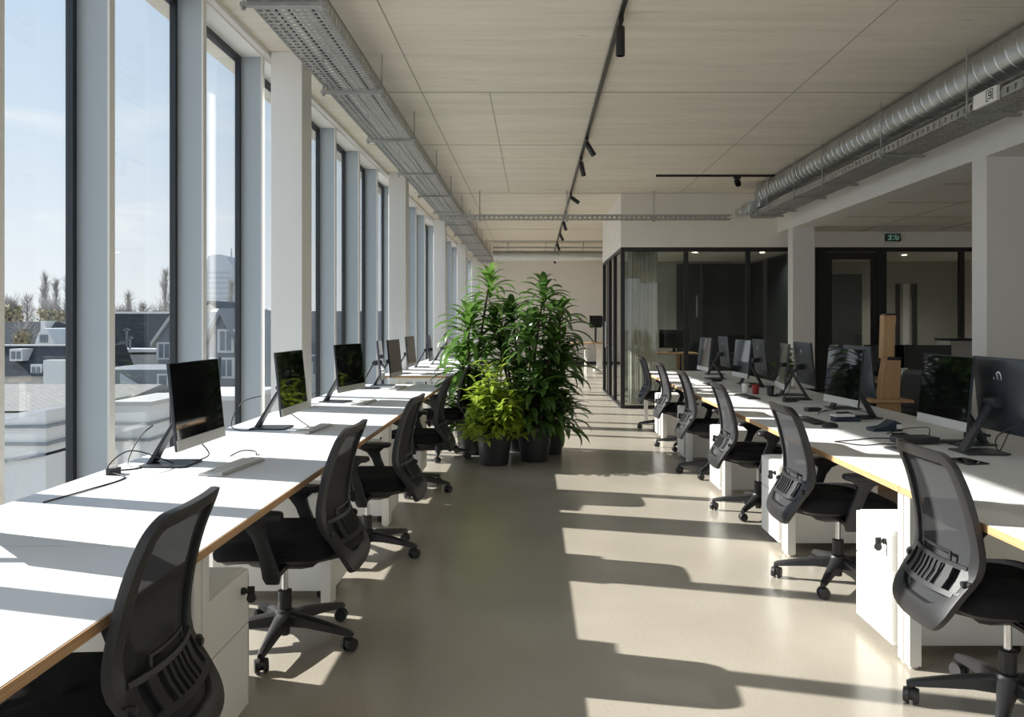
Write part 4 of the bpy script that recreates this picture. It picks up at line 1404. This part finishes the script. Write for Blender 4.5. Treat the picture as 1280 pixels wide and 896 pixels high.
# white stepped block in front of it
Y = 14.0
t = thing('apartment_block', 'bright white block with grey string courses low at the left edge', 'building')
a, b = at(-60, 0, Y).x, at(57, 0, Y).x
z1 = at(0, 522, Y).z
MB().prism([(a, GZ), (b, GZ), (b, z1 + .12), (a, z1 - .25)], Y, Y + 3, 'y').build('walls', M['render2'], t, smooth=0)
q = MB()
for yy in (531, 553):
    zz = at(0, yy, Y).z
    q.box(a - .05, b + .05, Y - .05, Y + 3.05, zz - .05, zz)
q.build('string_course', M['greyb'], t, smooth=0)
q = MB(); zz = at(0, 572, Y).z
q.prism([(a, zz - .22), (b, zz + .03), (b, zz + .08), (a, zz - .17)], Y - .05, Y + 3.05, 'y')
q.build('sloping_band', M['greyb'], t, smooth=0)
# mansard house with dormers
Y = 32.0
t = thing('house', 'dark-roofed house with white dormers in the middle of the first window', 'house')
a, b = at(-30, 0, Y).x, at(96, 0, Y).x
zt, zm = at(0, 433, Y).z, at(0, 447, Y).z
zb = at(0, 470, Y).z
MB().box(a, b, Y, Y + 4.5, GZ, zb).build('walls', M['render'], t, smooth=0)
MB().prism([(Y - .2, zb), (Y + .7, zt), (Y + 3.8, zt), (Y + 4.7, zb)], a, b, 'x').build('roof', M['slate'], t, smooth=0)
MB().box(a, b, Y + .6, Y + .9, zt, zt + .06).build('ridge_flashing', M['render2'], t, smooth=0)
for p0, p1, ya, yb in ((14, 30, 436, 451), (40, 54, 455, 469)):
    A, B_ = at(p0, yb, Y), at(p1, ya, Y)
    dm = MB().box(A.x, B_.x, Y - .1, Y + 1.2, A.z, B_.z).build('dormer', M['render2'], t, smooth=0)
    q = MB(); w_ = (B_.x - A.x)
    for k_ in (0, 1):
        q.box(A.x + w_ * (.15 + .42 * k_), A.x + w_ * (.43 + .42 * k_), Y - .13, Y - .1, A.z + .08, B_.z - .1)
    q.build('pane', M['pane'], dm, smooth=0)
A, B_ = at(56, 468, Y - .5), at(92, 450, Y - .5)
MB().box(A.x, B_.x, Y - .6, Y - .15, GZ, B_.z).build('bay', M['render2'], t, smooth=0)
A, B_ = at(82, 470, Y - .5), at(88, 440, Y - .5)
MB().box(A.x, B_.x, Y - .5, Y + .2, A.z, B_.z).build('chimney', M['render'], t, smooth=0)
# house with white curved gable behind
Y = 46.0
t = thing('house', 'house with a long dark roof and white gable, highest in the first window', 'house')
a, b = at(-40, 0, Y).x, at(54, 0, Y).x
zt, zb = at(0, 402, Y).z, at(0, 433, Y).z
MB().box(a, b, Y, Y + 8, GZ, zb).build('walls', M['render'], t, smooth=0)
MB().prism([(Y - .2, zb), (Y + 1.5, zt), (Y + 8.2, zb)], a, b, 'x').build('roof', M['slate'], t, smooth=0)
g = [at(*p, Y - 1) for p in ((43, 434), (45, 424), (49, 415), (54, 410), (58, 411), (63, 418), (67, 428), (68, 434))]
gb = MB().prism([(p.x, p.z) for p in g], Y - 1, Y + 3, 'y').build('gable', M['render2'], t, smooth=0)
wq = at(57, 428, Y - 1)
q = MB()
for k_ in range(3):
    q.box(wq.x - .15 + k_ * .16 - .16, wq.x - .15 + k_ * .16 - .04, Y - 1.04, Y - 1, wq.z, wq.z + .42)
q.build('pane', M['pane'], gb, smooth=0)
A, B_ = at(44, 412, Y), at(50, 403, Y)
MB().box(A.x, B_.x, Y + .5, Y + 1.5, A.z - 1, B_.z + .1).build('chimney', M['render2'], t, smooth=0)
# second pane: dark flat-topped hall, terrace
Y = 40.0
t = thing('hall', 'dark flat-roofed hall with rooftop gear in the second window', 'building')
a, b = at(120, 0, Y).x, at(212, 0, Y).x
zt, zb = at(0, 392, Y).z, at(0, 436, Y).z
MB().box(a, b, Y, Y + 3, zb, zt).build('cladding', M['slate'], t, smooth=0)
MB().box(a - .05, b + .05, Y - .06, Y + 3, zt, zt + .10).build('roof_edge', M['render2'], t, smooth=0)
MB().box(a, b, Y + .5, Y + 3, GZ, zb).build('walls', M['greyb'], t, smooth=0)
for p, z0, z1_ in ((157, 434, 410), (161, 436, 420), (152, 437, 426)):
    A, B_ = at(p, z0, Y - 2), at(p + 1.6, z1_, Y - 2)
    MB().box(A.x, B_.x, Y - 2, Y - 1.9, A.z, B_.z).box(A.x - .1, B_.x + .1, Y - 2, Y - 1.9, B_.z - .12, B_.z - .04).build('antenna', M['greyb'], t, smooth=0)
A, B_ = at(120, 441, Y - 3), at(196, 437, Y - 3)
MB().box(A.x, B_.x, Y - 2.2, Y, A.z, B_.z).build('terrace_edge', M['render2'], t, smooth=0)
A, B_ = at(120, 456, Y - 3), at(200, 444, Y - 3)
MB().box(A.x, B_.x, Y - 2.1, Y + .4, GZ, B_.z).build('terrace_wall', M['render'], t, smooth=0)
gable_house('grey gabled house at the right side of the second window', at(198, 0, 36).x, at(240, 0, 36).x, 36, 42, at(0, 425, 36).z, at(0, 388, 36).z, M['greyb'], M['render'], 'y',
            ((at(206, 0, 36).x, 36, at(0, 447, 36).z, .5, .6),))
t = thing('warehouse', 'dark low building with a pale lean-to roof in the lower second window', 'building')
Y = 27.2
A, B_ = at(110, 505, Y), at(208, 462, Y)
MB().box(A.x, B_.x, Y, Y + 3.5, GZ, B_.z).build('walls', M['greyb'], t, smooth=0)
MB().add([tuple(at(150, 466, Y - .4)), tuple(at(200, 497, Y - .6)), tuple(at(170, 499, Y - .6)), tuple(at(150, 488, Y - 1.4)), tuple(at(150, 490, Y - .3)), tuple(at(200, 499, Y - .4))],
         [(0, 1, 2, 3), (0, 4, 5, 1), (3, 2, 5, 4)]).build('lean_to_roof', M['render'], t, smooth=0)
windows(t, at(205, 0, Y).x, Y, at(0, 488, Y).z, .3, .5, 'y', .05, 0)
t = thing('garden_wall', 'bright white low wall at the bottom of the second window', 'wall')
Y = 16.0
A, B_ = at(137, 640, Y), at(187, 507, Y)
MB().box(A.x, B_.x, Y, Y + 2, GZ, B_.z).build('wall_body', M['render2'], t, smooth=0)
MB().box(A.x, B_.x + .04, Y - .04, Y + 2, B_.z, B_.z + .08).build('coping', M['render'], t, smooth=0)
q = MB()
for yy in (528, 548):
    zz = at(0, yy, Y).z
    q.box(A.x, B_.x + .03, Y - .04, Y + 2.03, zz - .05, zz)
q.build('string_course', M['greyb'], t, smooth=0)
t = thing('house', 'plain beige house between the white wall and the first fins', 'house')
Y = 22.0
A, B_ = at(192, 640, Y), at(300, 500, Y)
MB().box(A.x, B_.x, Y, Y + 3, GZ, B_.z).build('walls', M['render'], t, smooth=0)
MB().box(A.x - .1, B_.x + .1, Y - .15, Y + 3, B_.z, B_.z + .12).build('cornice', M['render2'], t, smooth=0)
# third pane
gable_house('pale grey house with a steep roof in the third window', at(255, 0, 30).x, at(300, 0, 30).x, 30, 36, at(0, 440, 30).z, at(0, 385, 30).z, M['greyb'], M['greyb'], 'y',
            ((at(283, 0, 30).x, 30, at(0, 438, 30).z, .45, .7), (at(284, 0, 30).x, 30, at(0, 470, 30).z, .45, .6), (at(270, 0, 30).x, 30, at(0, 470, 30).z, .3, .6)))
Y = 54
gable_house('house with a light grey roof behind the steep one', at(240, 0, Y).x, at(300, 0, Y).x, Y, Y + 9, at(0, 405, Y).z, at(0, 384, Y).z, M['render'], M['render'], 'x')
t = thing('tower', 'hazy round-shouldered tower with a mast on the skyline in the third window', 'tower')
Y = 160.0
A, B_, Cc = at(255, 400, Y), at(290, 330, Y), at(276, 318, Y)
MB().box(A.x, B_.x, Y, Y + 6, GZ, B_.z).build('shaft', M['hazy'], t, smooth=0)
MB().prism([(A.x + .3, B_.z), (B_.x - .3, B_.z), (B_.x - 1.2, Cc.z - .3), (B_.x - 2, Cc.z), (A.x + 1.6, Cc.z), (A.x + .8, Cc.z - .4)], Y, Y + 6, 'y').build('crown_block', M['hazy'], t, smooth=0)
mq = at(282, 308, Y)
MB().cyl((mq.x, Y + 3, Cc.z - 1), (mq.x, Y + 3, mq.z), .25, .12).build('mast', M['hazy'], t)
q = MB()
for k_ in range(9):
    zz = A.z + 1 + k_ * 1.0
    q.box(A.x + .3, B_.x - .3, Y - .03, Y, zz, zz + .4)
q.build('window_bands', M['hazyd'], t, smooth=0)
# filler street further along, seen in slits
for i, (x, y, wdt, ze, zr, lab) in enumerate((
        (-26, 66, 9, .2, 3.2, 'pale gabled house seen through the slit after the first column'),
        (-20, 80, 9, -.4, 2.6, 'pale gabled house behind the one past the first column'),
        (-34, 84, 10, .5, 3.6, 'large gabled house on the skyline left of the tower'),
        (-14.6, 58, 7, -1.0, 1.8, 'low gabled house seen between the later fins'))):
    gable_house(lab, x - wdt / 2, x + wdt / 2, y, y + 9, ze, zr, M['render'], M['slate'], 'x' if i % 2 else 'y', ((x - 1, y, -2.2, 1, 1.3), (x + 1.6, y, -2.2, 1, 1.3)))


def bare_tree(label, px_, pyt, Y_, wpx, seed, columnar=True, bush=False):
    rnd = random.Random(seed)
    top = at(px_, pyt, Y_)
    t = thing('bare_tree' if not bush else 'autumn_tree', label, 'tree', (top.x, Y_, GZ), 0, 'bare poplars and thickets on the skyline')
    Ht = top.z - GZ
    W_ = wpx * Y_ / F / 2
    MB().tube([(0, 0, 0), (0, 0, Ht * .5), (0, 0, Ht * .98)], [.35, .22, .03], 6).build('trunk', M['bare'], t)
    q = MB()
    for i in range(170 if not bush else 260):
        f_ = rnd.uniform(.40 if columnar else .35, .97)
        a = rnd.uniform(0, 2 * PI)
        b = Vector((0, 0, Ht * f_))
        rad = W_ * (math.sin(min(1, (1 - f_) * 2.2 + .15) * PI / 2)) * rnd.uniform(.5, 1)
        ln = rad * (4.2 if columnar else 1.3)
        e = b + Vector((math.cos(a) * rad, math.sin(a) * rad, ln * rnd.uniform(.5, 1)))
        if e.z > Ht: e.z = Ht - rnd.uniform(0, .4)
        q.tube([b, b.lerp(e, .5) + Vector((0, 0, -.1)), e], [.035, .022, .01], 3)
        for s_ in range(3):
            c_ = b.lerp(e, rnd.uniform(.4, 1))
            q.tube([c_, c_ + Vector((rnd.uniform(-.5, .5), rnd.uniform(-.5, .5), rnd.uniform(.2, .9)))], [.02, .008], 3)
    q.build('branches', M['bare'], t, smooth=0)
    if bush:
        fo = MB()
        for i in range(1500):
            a = rnd.uniform(0, 2 * PI); f_ = rnd.uniform(.45, 1); r_ = W_ * math.sqrt(rnd.random()) * (1.15 - f_ * .5)
            p = Vector((math.cos(a) * r_, math.sin(a) * r_, Ht * f_ * .97))
            s_ = rnd.uniform(.10, .24)
            u_ = Vector((rnd.uniform(-1, 1), rnd.uniform(-1, 1), rnd.uniform(-1, 1))).normalized() * s_
            v_ = u_.orthogonal().normalized() * s_ * .8
            fo.add([p - u_, p + v_, p + u_, p - v_], [(0, 1, 2, 3)])
        fo.build('foliage', M['autumn'], t, smooth=0)
bare_tree('tall bare poplar standing left of the other two in the first window', 56, 343, 95, 15, 1)
bare_tree('tall bare poplar in the middle of the three in the first window', 70, 350, 97, 12, 2)
bare_tree('tall bare poplar close to the dark frame of the first window', 84, 344, 94, 10, 3)
bare_tree('small bare tree on the skyline in the second window', 160, 366, 92, 14, 4)
bare_tree('tall narrow bare tree beside the dark frame in the second window', 207, 338, 96, 18, 5)
bare_tree('bare tree beside the tower in the third window', 289, 350, 110, 14, 6)
bare_tree('bare tree at the left edge of the first window', 14, 370, 85, 36, 7, False)
bare_tree('broad bare tree behind the long dark roof', 34, 369, 88, 36, 8, False)
bare_tree('broad bare tree below the poplars', 62, 376, 86, 40, 9, False)
bare_tree('broad bare tree by the right jamb of the first window', 90, 374, 88, 30, 10, False)
bare_tree('low bare thicket left in the second window', 150, 385, 88, 30, 11, False)
bare_tree('low bare thicket in the middle of the second window', 180, 380, 90, 34, 12, False)
bare_tree('low bare thicket right in the second window', 212, 378, 92, 30, 13, False)
bare_tree('rust-coloured tree in front of the long dark roof', 28, 408, 41.5, 24, 14, False, True)
bare_tree('rust-coloured tree right of the white gable', 84, 406, 58, 24, 15, False, True)
bare_tree('olive-brown tree behind the long dark roof', 12, 376, 66, 44, 16, False, True)
bare_tree('olive-brown tree behind the white gable', 66, 382, 70, 52, 17, False, True)

bare_tree('olive-brown tree above the dark hall roof, left in the second window', 160, 386, 72, 40, 18, False, True)
bare_tree('olive-brown tree above the dark hall roof, right in the second window', 196, 384, 76, 44, 19, False, True)

# ------------------------------------------------------------------ light
sd = Vector((1, -.28, -.625)).normalized()
sl = bpy.data.lights.new('sun', 'SUN')
sl.energy = 9.0
sl.angle = math.radians(.53)
sl.color = (1, .95, .87)
so = bpy.data.objects.new('sun', sl)
so.rotation_euler = sd.to_track_quat('-Z', 'Y').to_euler()
so.location = (-20, 5, 15)
C.objects.link(so)

w = bpy.data.worlds.new('sky')
bpy.context.scene.world = w
w.use_nodes = True
nt = w.node_tree
bg = nt.nodes['Background']
tc = nt.nodes.new('ShaderNodeTexCoord')
sx = nt.nodes.new('ShaderNodeSeparateXYZ')
nt.links.new(tc.outputs['Generated'], sx.inputs[0])
cr = nt.nodes.new('ShaderNodeValToRGB')
cr.color_ramp.elements[0].position = 0.0
cr.color_ramp.elements[0].color = (.98, 1.0, 1.01, 1)
cr.color_ramp.elements[1].position = .75
cr.color_ramp.elements[1].color = (.36, .54, .82, 1)
e = cr.color_ramp.elements.new(.22); e.color = (.70, .82, .95, 1)
nt.links.new(sx.outputs[2], cr.inputs[0])
mp_ = nt.nodes.new('ShaderNodeMapping'); mp_.inputs['Scale'].default_value = (3, 3, 13)
nt.links.new(tc.outputs['Generated'], mp_.inputs[0])
ns = nt.nodes.new('ShaderNodeTexNoise'); ns.inputs['Scale'].default_value = 1.6; ns.inputs['Detail'].default_value = 6
nt.links.new(mp_.outputs[0], ns.inputs['Vector'])
mr = nt.nodes.new('ShaderNodeMapRange'); mr.inputs[1].default_value = .52; mr.inputs[2].default_value = .68
nt.links.new(ns.outputs[0], mr.inputs[0])
band = nt.nodes.new('ShaderNodeValToRGB')
band.color_ramp.elements[0].position = .0; band.color_ramp.elements[0].color = (.3, .3, .3, 1)
band.color_ramp.elements[1].position = .30; band.color_ramp.elements[1].color = (0, 0, 0, 1)
e = band.color_ramp.elements.new(.10); e.color = (.8, .8, .8, 1)
e = band.color_ramp.elements.new(.17); e.color = (.7, .7, .7, 1)
nt.links.new(sx.outputs[2], band.inputs[0])
mu = nt.nodes.new('ShaderNodeMath'); mu.operation = 'MULTIPLY'
nt.links.new(mr.outputs[0], mu.inputs[0]); nt.links.new(band.outputs[0], mu.inputs[1])
mx = nt.nodes.new('ShaderNodeMix'); mx.data_type = 'RGBA'
nt.links.new(mu.outputs[0], mx.inputs[0]); nt.links.new(cr.outputs[0], mx.inputs[6])
mx.inputs[7].default_value = (1.05, 1.05, 1.05, 1)
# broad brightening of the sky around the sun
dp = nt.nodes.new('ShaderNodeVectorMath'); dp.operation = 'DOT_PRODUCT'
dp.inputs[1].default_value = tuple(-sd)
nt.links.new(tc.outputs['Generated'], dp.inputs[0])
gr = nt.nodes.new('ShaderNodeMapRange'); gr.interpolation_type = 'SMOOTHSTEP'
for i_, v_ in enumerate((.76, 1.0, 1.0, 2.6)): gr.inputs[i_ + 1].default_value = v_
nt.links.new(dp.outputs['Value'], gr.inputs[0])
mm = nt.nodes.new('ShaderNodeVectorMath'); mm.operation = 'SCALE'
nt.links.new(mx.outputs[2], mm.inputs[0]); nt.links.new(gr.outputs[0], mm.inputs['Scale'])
# unseen sky behind the viewpoint, brightened as added fill light
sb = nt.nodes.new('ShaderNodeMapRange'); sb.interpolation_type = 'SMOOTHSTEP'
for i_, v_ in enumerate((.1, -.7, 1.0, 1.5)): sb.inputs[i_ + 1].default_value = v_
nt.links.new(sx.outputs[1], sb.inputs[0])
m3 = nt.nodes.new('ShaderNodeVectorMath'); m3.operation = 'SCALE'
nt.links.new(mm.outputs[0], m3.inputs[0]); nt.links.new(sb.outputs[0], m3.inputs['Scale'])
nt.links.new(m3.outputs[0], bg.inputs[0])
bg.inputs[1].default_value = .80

# ------------------------------------------------------------------ camera
cam = bpy.data.cameras.new('camera')
cam.sensor_fit = 'HORIZONTAL'
cam.sensor_width = 36
cam.lens = F * 36 / 1280
cam.shift_x = (640 - VX) / 1280
cam.shift_y = -(448 - VY) / 1280
cam.clip_start = .05
cam.clip_end = 1000
co = bpy.data.objects.new('camera', cam)
co.location = (0, 0, H)
co.rotation_euler = (PI / 2, 0, 0)
C.objects.link(co)
sc = bpy.context.scene
sc.camera = co
sc.view_settings.view_transform = 'Standard'
sc.view_settings.look = 'None'
sc.view_settings.gamma = 1
sc.view_settings.use_curve_mapping = False
sc.view_settings.exposure = .45
sc.cycles.use_denoising = True
sc.cycles.denoising_prefilter = 'ACCURATE'
sc.cycles.max_bounces = 14
sc.cycles.diffuse_bounces = 7
sc.cycles.glossy_bounces = 5
sc.cycles.transparent_max_bounces = 24
sc.cycles.sample_clamp_indirect = 4
sc.cycles.caustics_reflective = False
sc.cycles.caustics_refractive = False
